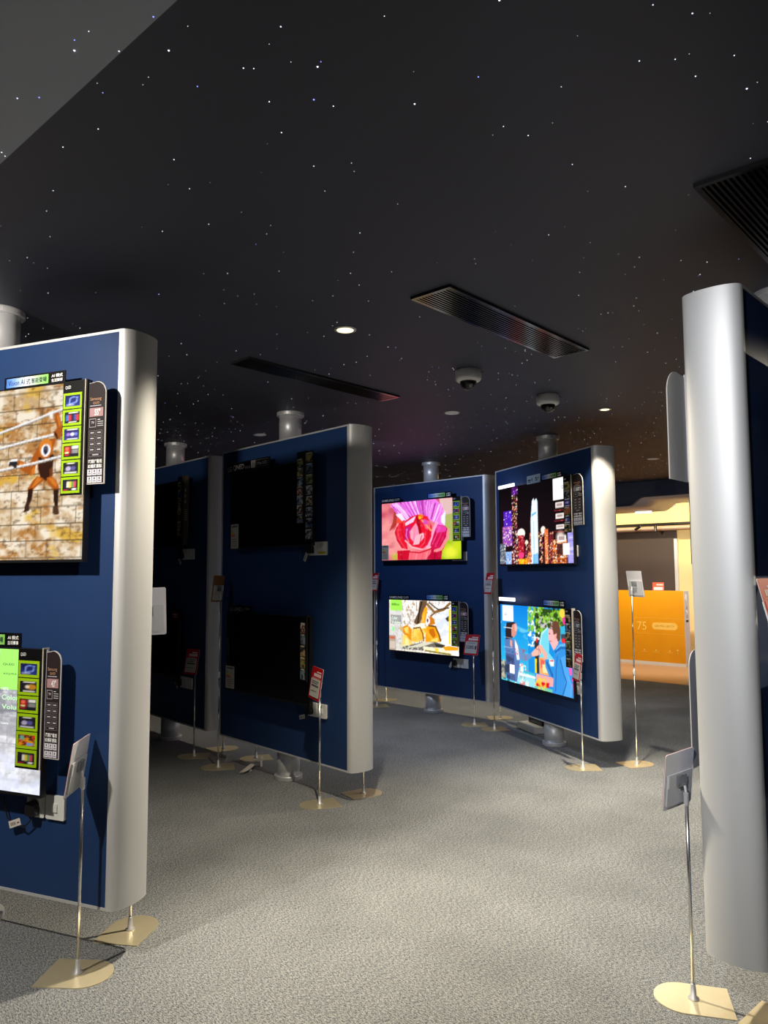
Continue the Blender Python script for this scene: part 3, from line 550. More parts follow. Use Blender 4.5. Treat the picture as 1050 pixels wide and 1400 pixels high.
MB().lathe([(.2, 2.62), (.21, 2.63), (.06, 2.66), (.05, ZC + .02)], n=32).build('lamp_mount', M['aludull'], lamp)
for u_ in (-6.4, -5.0, -3.6):
    l = bpy.data.lights.new('cove_tube', 'AREA'); l.shape = 'RECTANGLE'; l.size = 1.3; l.size_y = .06; l.energy = 12; l.color = (1, .86, .55)
    o = link(bpy.data.objects.new('cove_tube', l)); o.location = uv(u_, 12.75, 2.70); o.rotation_euler = (math.radians(40), 0, RZ)
spot('back_zone_lamp', uv(-5.1, 10.9, 2.38), uv(-5.1, 12.2, .7), 210, 120, .7, (1, .9, .72))
spot('back_zone_lamp', uv(-3.1, 11.7, 2.6), uv(-4.7, 12.2, .8), 130, 80, .7, (1, .96, .95))
spot('back_zone_lamp', uv(-7.2, 10.9, 2.38), uv(-7.0, 12.2, .6), 60, 120, .7, (1, .9, .72))
tag(MB().tube([(-8.0, 13.18, 2.275), (-2.0, 13.18, 2.275)], .045, 14).build('ceiling_duct', M['pipe'], rot=(0, 0, RZ)), 'pinkish metal duct running along the top of the brown wall', 'duct')
track = empty('lighting_track', uv(-5.4, 12.9, 2.345), RZ, 'black lighting track with small spotlights below the cream wall band', 'track light')
MB().box(-2.4, 2.6, -.02, .02, -.012, .012).build('track_rail', M['black'], track)
MB().box(-2.4, 2.6, .33, .36, -.015, .02).build('track_rail', M['black'], track)
for x, yaw in ((-.22, .5), (.08, -.2)):
    s_ = MB().tube([(0, 0, -.01), (0, 0, -.04)], .008, 8).tube([(.03, 0, -.03), (-.02, 0, -.06), (-.07, 0, -.09)] if x < 0 else [(0, 0, -.03), (.005, 0, -.13)], .024, 12)
    s_.build('spot_head', M['black'], track, loc=(x, 0, 0))

# star ceiling: fibre-optic tips, the biggest ones in their own places, the rest scattered
rng = random.Random(11)
star_me = None
def star_mesh(r):
    return [(r, 0, 0), (0, r, 0), (-r, 0, 0), (0, -r, 0), (0, 0, -r)], [(0, 1, 4), (1, 2, 4), (2, 3, 4), (3, 0, 4), (3, 2, 1, 0)]
BIG = [(-0.703, 1.626), (-0.157, 1.734), (-0.178, 1.861), (0.085, 1.881), (-0.502, 1.675), (0.930, 1.824), (0.253, 1.523), (-0.987, 3.219), (-0.129, 1.889), (-0.228, 1.599), (-0.338, 1.738), (-1.382, 2.830), (-0.861, 1.795), (-0.917, 1.798), (-1.079, 2.040), (-0.921, 2.074), (-0.620, 2.142), (-0.467, 1.806), (-0.295, 1.869), (-0.282, 2.007), (-0.208, 2.181), (-0.792, 2.610), (-0.491, 1.523), (-0.602, 1.629), (-0.786, 1.986), (0.176, 3.526), (-0.092, 4.182), (0.068, 4.018), (0.104, 4.229), (0.685, 1.564), (0.779, 1.775), (0.620, 1.718), (0.239, 1.774), (0.411, 2.026), (0.776, 2.310), (1.289, 2.899), (1.313, 3.024), (1.402, 2.872), (1.362, 3.210), 
]
R_inv = Matrix.Rotation(-RZ, 3, 'Z')
stars = [(R_inv @ Vector((x, y, 0)), .0028 if k < 8 else .0020, (k % 5) == 2) for k, (x, y) in enumerate(BIG)]
pool = []
for k in range(1900):
    u_ = rng.uniform(-9.5, 1.0); v_ = rng.uniform(.0, 9.6)
    w = uv(u_, v_)
    if w.y < 1.1 or abs(w.x) > w.y * .62: continue
    pool.append((Vector((u_, v_, 0)), rng.choice((.0011, .0013, .0016, .002)) * (.72 + .085 * w.y), rng.random() < .1))
for k in range(15):       # little clusters
    u_ = rng.uniform(-8, -1); v_ = rng.uniform(1.2, 8.5)
    for j in range(rng.randint(3, 6)):
        pool.append((Vector((u_ + rng.uniform(-.12, .12), v_ + rng.uniform(-.12, .12), 0)), rng.choice((.0012, .0016)) * (.72 + .085 * uv(u_, v_).y), False))
def in_vent(p): return any(a - .03 < p.x < b + .03 and c - .03 < p.y < d + .03 for a, b, c, d in VENTS)
VENTS = [(-2.105, -1.885, 2.495, 3.755), (-3.545, -3.370, 2.575, 3.875), (-.815, -.585, 2.36, 3.62)]
pool = [q for q in pool if not in_vent(q[0])]
pool.sort(key=lambda q: -q[1] / uv(q[0].x, q[0].y).y)
stars += pool[:299 - len(stars)]; rest = pool[299 - len(BIG):]
meshes = {}
for p, r, blue in stars:
    key = (round(r, 4), blue)
    if key not in meshes:
        mb = MB().add(*star_mesh(r)); o = mb.build('star_light', M['starblue' if blue else 'star'], ceiling); meshes[key] = o.data
    else:
        o = link(bpy.data.objects.new('star_light', meshes[key])); o.parent = ceiling
    zz = ZC - (.035 if p.y < .805 else 0) - .0002
    o.location = (p.x, p.y, zz)
mb = MB()
for p, r, blue in rest:
    vs_, fs = star_mesh(r); zz = ZC - (.035 if p.y < .805 else 0) - .0002
    mb.add([(a + p.x, b_ + p.y, c + zz) for a, b_, c in vs_], fs)
o = mb.build('star_field', M['star'], ceiling); o['kind'] = 'stuff'

# ------------------------------------------------------------------ ceiling fittings
def vent(u0, u1, v0, v1, label, m_frame):
    t = empty('ceiling_vent', uv((u0 + u1) / 2, (v0 + v1) / 2, ZC), RZ, label, 'vent', 'ceiling vents')
    w, l = (u1 - u0) / 2, (v1 - v0) / 2; f = .018
    fr = MB().box(-w, w, -l, -l + f, -.014, 0).box(-w, w, l - f, l, -.014, 0).box(-w, -w + f, -l + f, l - f, -.014, 0).box(w - f, w, -l + f, l - f, -.014, 0)
    fr.build('vent_frame', m_frame, t)
    MB().box(-w + f, w - f, -l + f, l - f, -.0012, -.0002).build('duct_opening', M['ventback'], t)
    n = 11; me = None
    for k in range(n):
        x = -w + f + (2 * w - 2 * f) * (k + .5) / n; h = (2 * w - 2 * f) / n * .5
        if me is None:
            s_ = MB().add([(-h * .45, -l + f, -.0125), (h * .35, -l + f, -.0125), (h * .75, -l + f, -.003), (h * .3, -l + f, -.003), (-h * .45, l - f, -.0125), (h * .35, l - f, -.0125), (h * .75, l - f, -.003), (h * .3, l - f, -.003)],
                          [(0, 1, 2, 3), (7, 6, 5, 4), (4, 5, 1, 0), (5, 6, 2, 1), (6, 7, 3, 2), (7, 4, 0, 3)])
            o = s_.build('slat', M['slat'], t, loc=(x, 0, 0)); me = o.data
        else:
            o = link(bpy.data.objects.new('slat', me)); o.parent = t; o.location = (x, 0, 0)
    for y in (-l * .66, 0, l * .66):
        MB().box(-w + f, w - f, y - .004, y + .004, -.0028, -.0014).build('cross_bar', M['slat'], t)
vent(*VENTS[0], 'black linear vent with bright screen reflections, above the security cameras', M['slat'])
vent(*VENTS[1], 'narrow black linear vent above the two dark televisions', M['slat'])
vent(*VENTS[2], 'black linear vent nearest the viewer, cut by the right edge', M['slat'])

def downlight(x, y, label, lit, r=.046):
    t = empty('downlight', (x, y, ZC), 0, label, 'ceiling light', 'recessed downlights')
    b = MB(); b.smooth = True; b.lathe([(r, -.0002), (r + .012, -.001), (r + .011, -.005), (r, -.008), (r - .003, -.006)], n=36).build('trim_ring', M['aludull'] if lit else M['camwhite'], t)
    b = MB(); b.lathe([(r - .004, -.007), (r - .004, -.0062)], n=36).build('lamp_lens', M['lampglow'] if lit else M['lampdim'], t)
downlight(-.192, 3.706, 'lit warm downlight alone between the two left vents', True)
downlight(1.669, 5.589, 'lit warm downlight over the right-hand silver board end', True, .036)
downlight(.526, 5.696, 'unlit pale downlight below and left of the nearer security camera', False)
downlight(-1.098, 6.575, 'small unlit downlight left of the ceiling post of the dark board', False)
downlight(2.926, 8.092, 'unlit pale downlight furthest right, near the bulkhead edge', False, .05)

def camera_dome(x, y, label):
    t = empty('security_camera', (x, y, ZC), .4, label, 'camera', 'ceiling security cameras')
    b = MB(); b.smooth = True
    b.lathe([(.052, -.072), (.070, -.068), (.078, -.058), (.079, -.048), (.079, -.008), (.074, -.0002)], n=40).build('housing', M['camwhite'], t)
    MB().lathe([(.0515, -.0745), (.0515, -.0725)], n=32).build('black_collar', M['black'], t)
    b = MB(); b.smooth = True; b.lathe([(.0025, -.1245)] + [(.05 * math.sin(a), -.0745 - .05 * math.cos(a)) for a in [k * PI / 20 for k in range(1, 11)]], n=32).build('dome', M['dome'], t)
    b = MB(); b.smooth = True; b.lathe([(.003, -.107)] + [(.031 * math.sin(a), -.077 - .030 * math.cos(a)) for a in [k * PI / 16 for k in range(1, 9)]], n=24).build('lens_ball', M['black'], t)
    MB().tube([(0, -.018, -.092), (0, -.032, -.101)], .010, 14).build('lens', M['chrome'], t)
    l = MB(); l.col = (.25, .25, .27)
    l.rect(.018, .045, -.024, -.019, -.0797); l.build('lettering', M['print'], t, rot=(0, 0, .35))
camera_dome(.515, 4.487, 'white dome camera nearer the viewer, left of the pair')
camera_dome(1.140, 5.137, 'white dome camera further away, right of the pair')

# ------------------------------------------------------------------ the double-sided display boards
PW, PT, CE, ZB, ZT = 1.6077, .2079, .052, .204, .204 + 2.31
HW, HT = PW / 2, PT / 2
class Board:
    def __init__(s, x, y, rot): s.x, s.y, s.r = x, y, math.radians(rot)
    def w(s, lx, ly, z, back=False):
        if back: lx, ly = -lx, -ly
        return Vector((s.x + lx * math.cos(s.r) - ly * math.sin(s.r), s.y + lx * math.sin(s.r) + ly * math.cos(s.r), z))
    def rz(s, back=False): return s.r + (PI if back else 0)
BD = dict(L=Board(-1.786, 3.4262, -22.25), M=Board(-.716, 5.697, -47.0), B=Board(.5286, 8.3444, -45.18), R=Board(1.4864, 6.742, -70.3), S=Board(-1.97, 7.0415, -47.16), N=Board(1.7427, 3.2273, 46.39))
LAB = dict(L='blue display board nearest on the left, lit televisions on its face', M='dark display board with two switched-off televisions, left of the centre', B='furthest display board, its screens showing a flower and golden monkeys',
           R='display board right of the centre, its screens showing a city and two friends', S='dark display board half hidden behind the nearest left board', N='display board nearest on the right, seen on its silver end')
def make_board(k):
    bd = BD[k]; t = empty('display_board', (bd.x, bd.y, 0), bd.r, LAB[k], 'display board', 'double-sided display boards on posts')
    rim = .011
    MB().box(-HW, HW, -HT, HT, ZT - rim, ZT).build('top_rail', M['alu'], t); MB().box(-HW, HW, -HT, HT, ZB, ZB + rim).build('bottom_rail', M['alu'], t)
    for sgn in (-1, 1):
        x0, x1 = sorted((sgn * HW, sgn * (HW - .007)))
        MB().box(x0, x1, -HT, HT, ZB + rim, ZT - rim).build('edge_strip', M['alu'], t)
        pts = [(sgn * (HW + CE * math.cos(a) ** .8), HT * math.sin(a)) for a in [(-PI / 2 + PI * j / 28) for j in range(29)] if abs(a) < PI / 2 - 1e-6]
        pts = [(sgn * HW, -HT)] + pts + [(sgn * HW, HT)]
        if sgn < 0: pts = pts[::-1]
        n = len(pts); b = MB()
        b.add([(x, y, z) for z in (ZB, ZT) for x, y in pts], [tuple(range(n - 1, -1, -1)), tuple(range(n, 2 * n)), (n - 1, 0, n, 2 * n - 1)])
        b.smooth = True; b.add([(x, y, z) for z in (ZB, ZT) for x, y in pts], [(i, i + 1, n + i + 1, n + i) for i in range(n - 1)])
        b.build('silver_end', M['alu'], t)
        y0, y1 = sorted((sgn * (HT - .003), sgn * .05))
        MB().box(-HW + .007, HW - .007, y0, y1, ZB + rim, ZT - rim).build('blue_face', M['navy'], t)
    b = MB(); b.smooth = True; b.lathe([(.085, 0), (.085, ZB)], n=36).build('floor_post', M['aludull'], t)
    b = MB(); b.smooth = True; b.lathe([(.085, ZT), (.085, ZC)], n=36).build('ceiling_post', M['aludull'], t)
    for nm, z0, z1 in (('floor_flange', .0, .03), ('ceiling_flange', ZC - .03, ZC)):
        MB().lathe([(.102, z0), (.104, z0 + .003), (.104, z1 - .003), (.102, z1)], n=40).build(nm, M['aludull'], t)
    # mains sockets and switches, two pairs on each face the picture shows
    for z in (.52, 1.632):
        y = -HT + .003
        MB().bevbox(.385, .479, y - .012, y, z, z + .094, .006).build('socket_plate', M['plastic'], t)
        sw = MB().bevbox(.488, .585, y - .012, y, z, z + .094, .006).build('switch_plate', M['plastic'], t)
        MB().bevbox(.523, .550, y - .016, y - .012, z + .03, z + .064, .003).build('rocker', M['plastic'], sw)
        if k == 'M':
            l = MB(); l.col = srgb('d8c020') if z > 1 else srgb('4aa030')
            l.rect(.494, .58, z + .008, z + .026, y - .0125) if z > 1 else l.rect(.50, .54, z + .066, z + .086, y - .0125)
            l.build('sticker', M['print'], sw)
    return t
for k in BD: make_board(k)

# ------------------------------------------------------------------ televisions
TY = .075            # distance of a screen from the face of its board
LIME = srgb('a0c814')
def tile_pic(k):
    p = Pic(14, 13, '20202a'); r = random.Random(k)
    if k == 0: p.grad(0, 1, 0, 1, '181c50', '2c3890'); p.line([(.3, .75), (.35, .3), (.5, .2), (.8, .25), (.75, .65), (.35, .75)], .1, '7898f0'); p.rect(.1, .6, .82, .9, 'f0f0f0')
    elif k == 1: p.rect(.1, .4, .28, .78, '4878c0'); p.rect(.3, .45, .28, .78, 'c83048'); p.rect(.62, .75, .28, .78, '3858b0'); p.rect(.75, .92, .28, .78, 'd03040'); p.rect(.3, .9, .06, .16, 'f0f0f0'); p.rect(.3, .8, .84, .93, 'e0e0e0')
    elif k == 2: p.grad(0, 1, 0, 1, '20205a', '383888'); p.rect(.2, .9, .06, .15, 'f0f0f0'); p.ell(.3, .5, .12, .14, '9a7ad8'); p.ell(.55, .5, .13, .15, 'd8d8ff'); p.ell(.78, .5, .1, .14, '6878d8'); p.rect(.2, .9, .84, .92, 'e0e0f0')
    elif k == 3: p.rect(.08, .48, .1, .7, 'c02828'); p.ell(.25, .3, .12, .15, 'f07858'); p.rect(.55, .95, .08, .3, 'f0f0f0'); p.rect(.52, .95, .36, .68, '8a8a90'); p.rect(.1, .35, .52, .68, 'e8d8a0'); p.rect(.08, .4, .78, .84, 'd02828')
    elif k == 4: p.rect(.25, .75, .06, .16, 'f0f0f0'); p.ell(.35, .55, .16, .2, 'b8b0d8'); p.ell(.65, .52, .16, .18, '5a58a0'); p.rect(.1, .9, .8, .93, 'e8e8f4')
    elif k == 5: p.rect(.28, .42, .2, .7, 'e8e4d8'); p.rect(.42, .56, .2, .75, 'e0c848'); p.rect(.56, .72, .2, .7, '6aa058'); p.rect(.7, .85, .18, .7, 'd84868'); p.rect(.05, .4, .84, .92, 'c02040'); p.rect(.6, .9, .78, .93, 'e8e8e8')
    elif k == 6: p.rect(.2, .9, .06, .15, 'f0f0f0'); p.ell(.7, .5, .25, .25, 'c88828'); p.ell(.45, .5, .14, .15, 'f0e0c0'); p.rect(.2, .9, .82, .92, 'e8e8e8')
    elif k == 7: p.mottle(4, 4, 3, 'f0a020', .4, .5); p.mottle(5, 5, 4, 'd84020', .55, .6); p.rect(.1, .35, .1, .5, '78b8a0'); p.rect(.5, .9, .7, .92, '88a8e0')
    else:
        p.put(np.ones((p.H, p.W)), r.choice(('302820', '14181c', '3a2c24', '202830'))); p.mottle(3, 3, k, r.choice(('a85838', '5878a0', '98905a', 'c8a070', '8a98a8')), .45, .55); p.mottle(5, 5, k + 3, r.choice(('e8e0d0', 'd8b050', '607848')), .6, .66); p.rect(.15, .8, .06, .16, 'd8d4cc')
    return p.out()
PICS = {}
def tile(parent, x0, x1, z0, z1, y, k, frame=LIME, name='feature_tile'):
    b = MB(); b.col = frame or (.05, .05, .05); b.box(x0, x1, y - .0015, y, z0, z1)
    if k not in PICS: PICS[k] = tile_pic(k)
    f = .1 * (x1 - x0) if frame else 0
    b.grid(PICS[k], x0 + f, x1 - f, z0 + f, z1 - f, y - .0018); return b.build(name, M['print'], parent)

def tv(bk, x0, x1, z0, z1, label, picture=None, back=False, group='wall-mounted televisions'):
    bd = BD[bk]; xc = (x0 + x1) / 2
    t = empty('television', bd.w(xc, -HT, z0, back), bd.rz(back), label, 'television', group)
    w, h = (x1 - x0) / 2, z1 - z0; e = .007
    b = MB(); b.box(-w, w, -TY + .004, -TY + .028, 0, h); b.build('cabinet', M['black'], t)
    b = MB().box(-w * .7, w * .7, -TY + .028, -TY + .045, .06, h * .7); b.build('rear_housing', M['black'], t)
    fr = MB().box(-w, w, -TY, -TY + .004, 0, e * 1.6).box(-w, w, -TY, -TY + .004, h - e * .7, h).box(-w, -w + e * .7, -TY, -TY + .004, e * 1.6, h - e * .7).box(w - e * .7, w, -TY, -TY + .004, e * 1.6, h - e * .7)
    fr.build('bezel', M['black'], t)
    s_ = MB()
    if picture is not None: s_.grid(picture, -w + e * .7, w - e * .7, e * 1.6, h - e * .7, -TY + .0025)
    else: s_.rect(-w + e * .7, w - e * .7, e * 1.6, h - e * .7, -TY + .0025)
    s_.build('screen', M['screen'] if picture is not None else M['glossy'], t)
    MB().box(-.16, .16, -TY + .045, .0031, h * .3, h * .62).build('wall_bracket', M['black'], t)
    return t, xc, z0, h
def X(T, x): return x - T[1]
def Z(T, z): return z - T[2]

def topper(T, x0, x1, z0, z1, split=.73, txt=True):     # black header card with a blue-green banner
    t = T[0]; a, b_, c, d = X(T, x0), X(T, x1), Z(T, z0), Z(T, z1); y = -TY - .002
    b = MB(); b.col = (.03, .03, .035); b.box(a, b_, y, y + .003, c, d); card = b.build('header_card', M['print'], t)
    p = Pic(30, 8, 'ffffff'); s = p.X; L_ = np.array(srgb('3c74e4')); W_ = np.array(srgb('e4eaf4')); G_ = np.array(srgb('7cc850'))
    k = np.clip(s * 2, 0, 1)[..., None]; k2 = np.clip(s * 2 - 1, 0, 1)[..., None]; p.a = (L_ * (1 - k) + W_ * k) * (1 - k2) + G_ * k2
    m = (b_ - a) * split; gz0, gz1 = c + (d - c) * .17, d - (d - c) * .12
    MB().grid(p.out(), a + .012, a + m, gz0, gz1, y - .0008).build('banner', M['print'], card)
    l = MB(); l.col = srgb('14202e'); zz = gz0 + (gz1 - gz0) * .2; hh = (gz1 - gz0) * .58; bw = m - .012
    l.text('Vision AI', a + .012 + bw * .05, a + .012 + bw * .44, zz, zz + hh, y - .0014); l.text('\u5f0f', a + .012 + bw * .48, a + .012 + bw * .58, zz - .002, zz + hh, y - .0014, .01)
    l.text('\u667a\u80fd\u767b\u5834', a + .012 + bw * .60, a + .012 + bw * .96, zz, zz + hh, y - .0014, .012)
    l.col = (.95, .95, .95); q = b_ - a - m
    l.text('AI \u6a21\u5f0f', a + m + q * .18, a + m + q * .84, c + (d - c) * .55, c + (d - c) * .82, y - .0008, .02); l.text('\u751f\u6d3b\u8cfd\u4e8b', a + m + q * .18, a + m + q * .84, c + (d - c) * .2, c + (d - c) * .46, y - .0008, .02)
    l.build('lettering', M['print'], card)
def strip(T, x0, x1, z0, z1, tiles, frame=LIME, head='QLED', ret='cfc6b4'):    # black card over the screen edge with a column of small pictures
    t = T[0]; a, b_, c, d = X(T, x0), X(T, x1), Z(T, z0), Z(T, z1); y = -TY - .003
    b = MB(); b.col = (.045, .045, .05); b.box(a, b_, y, y + .003, c, d); card = b.build('feature_strip', M['print'], t)
    n = len(tiles); hh = (d - c) * .94 / (n + .45); top = d - (d - c) * .09
    for k, i in enumerate(tiles):
        z = top - hh * 1.02 * (k + 1); tile(card, a + .004, b_ - .012, max(z, c + .003), z + hh * .96, y, i, frame)
    if head:
        l = MB(); l.col = (.92, .92, .92); l.text(head, a + .012, a + .042, d - .030, d - .015, y - .0008, .01); l.build('lettering', M['print'], card)
    e = MB(); e.col = srgb(ret); e.box(b_ + .001, b_ + .005, y, -TY + .03, c, d + .006); e.build('strip_return', M['print'], t)
def wing(T, x0, x1, z0, z1, inch='55"', badge='b08a8c', light=(.87, .87, .9)):      # dark specification board beside the screen, round upper corner
    t = T[0]; a, b_, c, d = X(T, x0), X(T, x1), Z(T, z0), Z(T, z1); y = -TY + .008; w = b_ - a; h = d - c
    r = w * .55; pts = [(a, c), (b_, c)] + [(b_ - r + r * math.cos(q), d - r + r * math.sin(q)) for q in [PI / 2 * j / 10 for j in range(11)]] + [(a, d - .006)]
    b = MB(); b.col = srgb('cfccc8'); b.slab(pts, y, y + .004); board = b.build('spec_board', M['print'], t)
    cx, cz = (a + b_) / 2, (c + d) / 2
    b = MB(); b.col = srgb('2e2628'); b.slab([(a + (px - a) * .955, c + .004 + (pz - c) * .985) for px, pz in pts], y - .0012, y - .0003); b.build('dark_print', M['print'], board)
    y -= .0018; z = lambda f: d - h * f
    l = MB(); l.col = srgb(badge); l.rect(a + w * .08, b_ - w * .14, z(.345), z(.26), y); l.build('size_badge', M['print'], board)
    l = MB(); l.col = (1, 1, 1); l.text(inch, a + w * .38, b_ - w * .3, z(.335), z(.272), y - .0008, .015)
    l.col = srgb('c89878'); l.text('Samsung', a + w * .1, b_ - w * .26, z(.195), z(.155), y); l.text('QLED', a + w * .26, b_ - w * .36, z(.225), z(.2), y)
    l.col = srgb('b8b4c0'); l.rect(a + w * .1, b_ - w * .26, z(.243), z(.235), y)
    g = srgb('a8a0a4'); l.col = g; l.outline(a + w * .08, a + w * .47, z(.45), z(.365), y, .0025); l.col = (.95, .95, .95); l.text('TV', a + w * .2, a + w * .36, z(.415), z(.392), y)
    for k in range(4): l.col = (.8, .8, .82) if k else (.95, .95, .95); l.rect(a + w * .55, b_ - w * (.12 if k else .3), z(.38 + .02 * k), z(.374 + .02 * k), y)
    for j in range(4):
        for i in range(2):
            xa = a + w * (.08 + .4 * i); l.col = srgb('7a7276'); l.outline(xa, xa + w * .36, z(.525 + .055 * j), z(.48 + .055 * j), y, .0018); l.col = (.8, .78, .8); l.rect(xa + w * .08, xa + w * .28, z(.508 + .055 * j), z(.497 + .055 * j), y)
    l.col = srgb('7a7276'); l.outline(a + w * .08, a + w * .84, z(.735), z(.70), y, .0018); l.col = (.8, .78, .8); l.rect(a + w * .3, a + w * .65, z(.722), z(.712), y)
    l.col = (.95, .95, .95); l.text('\u9078\u64c7\u597d\u96fb\u8996', a + w * .06, a + w * .86, z(.80), z(.762), y, .02); l.text('\u7684\u96b1\u85cf\u91cd\u9ede', a + w * .06, a + w * .86, z(.845), z(.808), y, .02)
    l.build('lettering', M['print'], board)
    for j in range(2):
        for i in range(3):
            xa = a + w * (.04 + .285 * i); b = MB(); b.col = srgb('e4e0ea'); b.rect(xa, xa + w * .26, z(.915 + .07 * j), z(.857 + .07 * j), y)
            b.col = srgb('706878'); b.rect(xa + w * .09, xa + w * .17, z(.885 + .07 * j), z(.865 + .07 * j), y - .0005); b.rect(xa + w * .05, xa + w * .21, z(.903 + .07 * j), z(.895 + .07 * j), y - .0005)
            b.build('icon_tile', M['print'], board)
    f = MB(); f.col = srgb('c8c4cc'); f.box(a - .006, a - .001, y + .002, -TY + .02, c + .002, d + .004); f.build('board_return', M['print'], t)
def maker_sign(T, x0, x1, z0, z1, words):
    t = T[0]; a, b_, c, d = X(T, x0), X(T, x1), Z(T, z0), Z(T, z1); y = -TY + .001
    b = MB(); b.col = (.03, .03, .035); b.box(a, b_, y, y + .004, c, d); card = b.build('maker_sign', M['print'], t)
    for (wd, f0, f1, g0, g1, colr, bold) in words:
        l = MB(); l.col = srgb(colr); xa, xb, za, zb_ = a + (b_ - a) * f0, a + (b_ - a) * f1, c + (d - c) * g0, c + (d - c) * g1
        if wd == '#': l.rect(xa, xb, za, zb_, y - .0008)
        elif wd == '[]': l.outline(xa, xb, za, zb_, y - .0006, .003)
        else: l.text(wd, xa, xb, za, zb_, y - .0014, bold)
        l.build('lettering', M['print'], card)
def energy_label(T, x0, x1, z0, z1, base='b8b0a0'):
    t = T[0]; a, b_, c, d = X(T, x0), X(T, x1), Z(T, z0), Z(T, z1); y = -TY - .001; w = b_ - a; h = d - c
    b = MB(); b.col = srgb(base); b.box(a, b_, y, y + .002, c, d); b.col = srgb('5a6470'); b.rect(a + w * .15, b_ - w * .1, d - h * .13, d - h * .05, y - .0006)
    for k, (cc, q) in enumerate((('68a040', .3), ('c8b830', .42), ('d88028', .52), ('c84028', .6))): b.col = srgb(cc); b.rect(a + w * .08, a + w * q, d - h * (.3 + .07 * k), d - h * (.25 + .07 * k), y - .0006)
    b.col = srgb('787068'); 
    for k in range(4): b.rect(a + w * .2, b_ - w * .2, c + h * (.1 + .09 * k), c + h * (.13 + .09 * k), y - .0006)
    b.build('energy_label', M['print'], t)
def caption(T, items):       # white words that are part of the picture on a lit screen (u, v, width, height in the screen)
    t = T[0]; w2 = BOX[id(T)]; l = MB()
    for (wd, u0, u1, v0, v1, colr) in items:
        l.col = srgb(colr); l.text(wd, w2[0] + u0 * (w2[1] - w2[0]) - T[1], w2[0] + u1 * (w2[1] - w2[0]) - T[1], (1 - v1) * T[3], (1 - v0) * T[3], -TY + .0012, .012)
    l.build('screen_caption', M['screen'], t)
BOX = {}
def TV(bk, x0, x1, z0, z1, label, pic=None, **k):
    T = tv(bk, x0, x1, z0, z1, label, pic, **k); BOX[id(T)] = (x0, x1); KEEP.append(T); return T
KEEP = []
SIX = (0, 1, 2, 3, 4, 5)
T = TV('L', -.53, .708, 1.555, 2.295, 'large lit television showing an orange ape swinging on white ropes', pic_gibbon())
topper(T, .251, .592, 2.289, 2.344); strip(T, .583, .697, 1.824, 2.290, SIX); wing(T, .710, .799, 1.865, 2.283)
T = TV('L', -.45, .526, .620, 1.205, 'lit television low on the nearest left board, grey stone picture with green words', pic_stone_panel())
topper(T, .06, .398, 1.207, 1.266); strip(T, .387, .515, .729, 1.204, (0, 6, 3, 4, 7, 5)); wing(T, .530, .606, .775, 1.200, '43"')
caption(T, [('QLED', 0.765, 0.831, 0.107, 0.124, '3c6a34'), ('43Q7FA', 0.769, 0.847, 0.174, 0.189, '4c7a44'), ('100%', 0.763, 0.802, 0.275, 0.295, 'f4fff4'), ('Color', 0.765, 0.862, 0.325, 0.361, 'c8ffc0'), ('Volume', 0.767, 0.903, 0.393, 0.425, 'c8ffc0'), ('with Quantum Dot', 0.761, 0.941, 0.465, 0.468, 'f4fff4'), ('100%', 0.768, 0.809, 0.518, 0.530, 'f4fff4'), 
])
T = TV('M', -.56, .505, 1.700, 2.305, 'switched-off television high on the dark board, tan label at its lower left')
maker_sign(T, -.617, -.01, 2.302, 2.384, [('LG', .03, .125, .22, .72, 'd8d0c8', 0), ('QNED', .16, .42, .2, .78, 'd8d0c8', 0), ('evo', .44, .56, .22, .48, 'a8a098', 0), ('#', .58, .68, .2, .92, 'b8b0a8', 0), ('AI', .60, .66, .5, .84, '302828', 0), ('[]', .70, .97, .22, .88, '7a726c', 0), ('Mini LED', .73, .94, .4, .68, 'a8a098', 0)])
strip(T, .335, .42, 1.858, 2.368, (20, 21, 22, 23, 24, 25, 26), None, '', '2c2c2e'); energy_label(T, -.543, -.435, 1.703, 1.895)
t2 = T[0]; b = MB(); b.col = (.06, .055, .05); b.box(.435 - T[1], .528 - T[1], -TY - .004, -TY - .001, 1.73 - T[2], 2.362 - T[2]); card = b.build('feature_strip', M['print'], t2)
for j in range(8): tile(card, .443 - T[1], .520 - T[1], 2.285 - .077 * j - T[2], 2.352 - .077 * j - T[2], -TY - .004, 27 + j, None)
T = TV('M', -.59, .490, .600, 1.205, 'switched-off television low on the dark board, behind the red price sign')
maker_sign(T, -.575, -.235, 1.202, 1.260, [('LG', .08, .22, .25, .75, '8a8682', 0), ('UHD', .28, .58, .25, .75, '8a8682', .01), ('AI', .62, .70, .25, .75, '6a6662', 0), ('#', .72, .92, .5, .72, '5a5652', 0)])
strip(T, .385, .455, .762, 1.210, (36, 37, 38, 39, 40), None, '', '2c2c2e'); energy_label(T, -.594, -.472, .615, .786)
T = TV('B', -.612, .571, 1.640, 2.305, 'lit television showing a huge pink and red flower', pic_flower())
maker_sign(T, -.612, -.306, 2.307, 2.358, [('SAMSUNG', .03, .66, .25, .78, 'ffffff', .01), ('QLED', .7, .96, .25, .78, 'e0e0e4', 0)])
topper(T, .105, .445, 2.307, 2.366); strip(T, .456, .568, 1.838, 2.304, SIX); wing(T, .578, .682, 1.877, 2.300); energy_label(T, -.605, -.50, 1.655, 1.822)
T = TV('B', -.50, .524, .637, 1.212, 'lit television showing golden monkeys sitting on a branch', pic_monkeys())
maker_sign(T, -.491, -.179, 1.214, 1.258, [('SAMSUNG', .02, .66, .2, .78, 'ffffff', .01), ('QLED', .7, .97, .2, .78, 'e0e0e4', 0)])
topper(T, .067, .393, 1.215, 1.275); strip(T, .422, .518, .746, 1.207, SIX); wing(T, .533, .640, .80, 1.205, '43"'); 
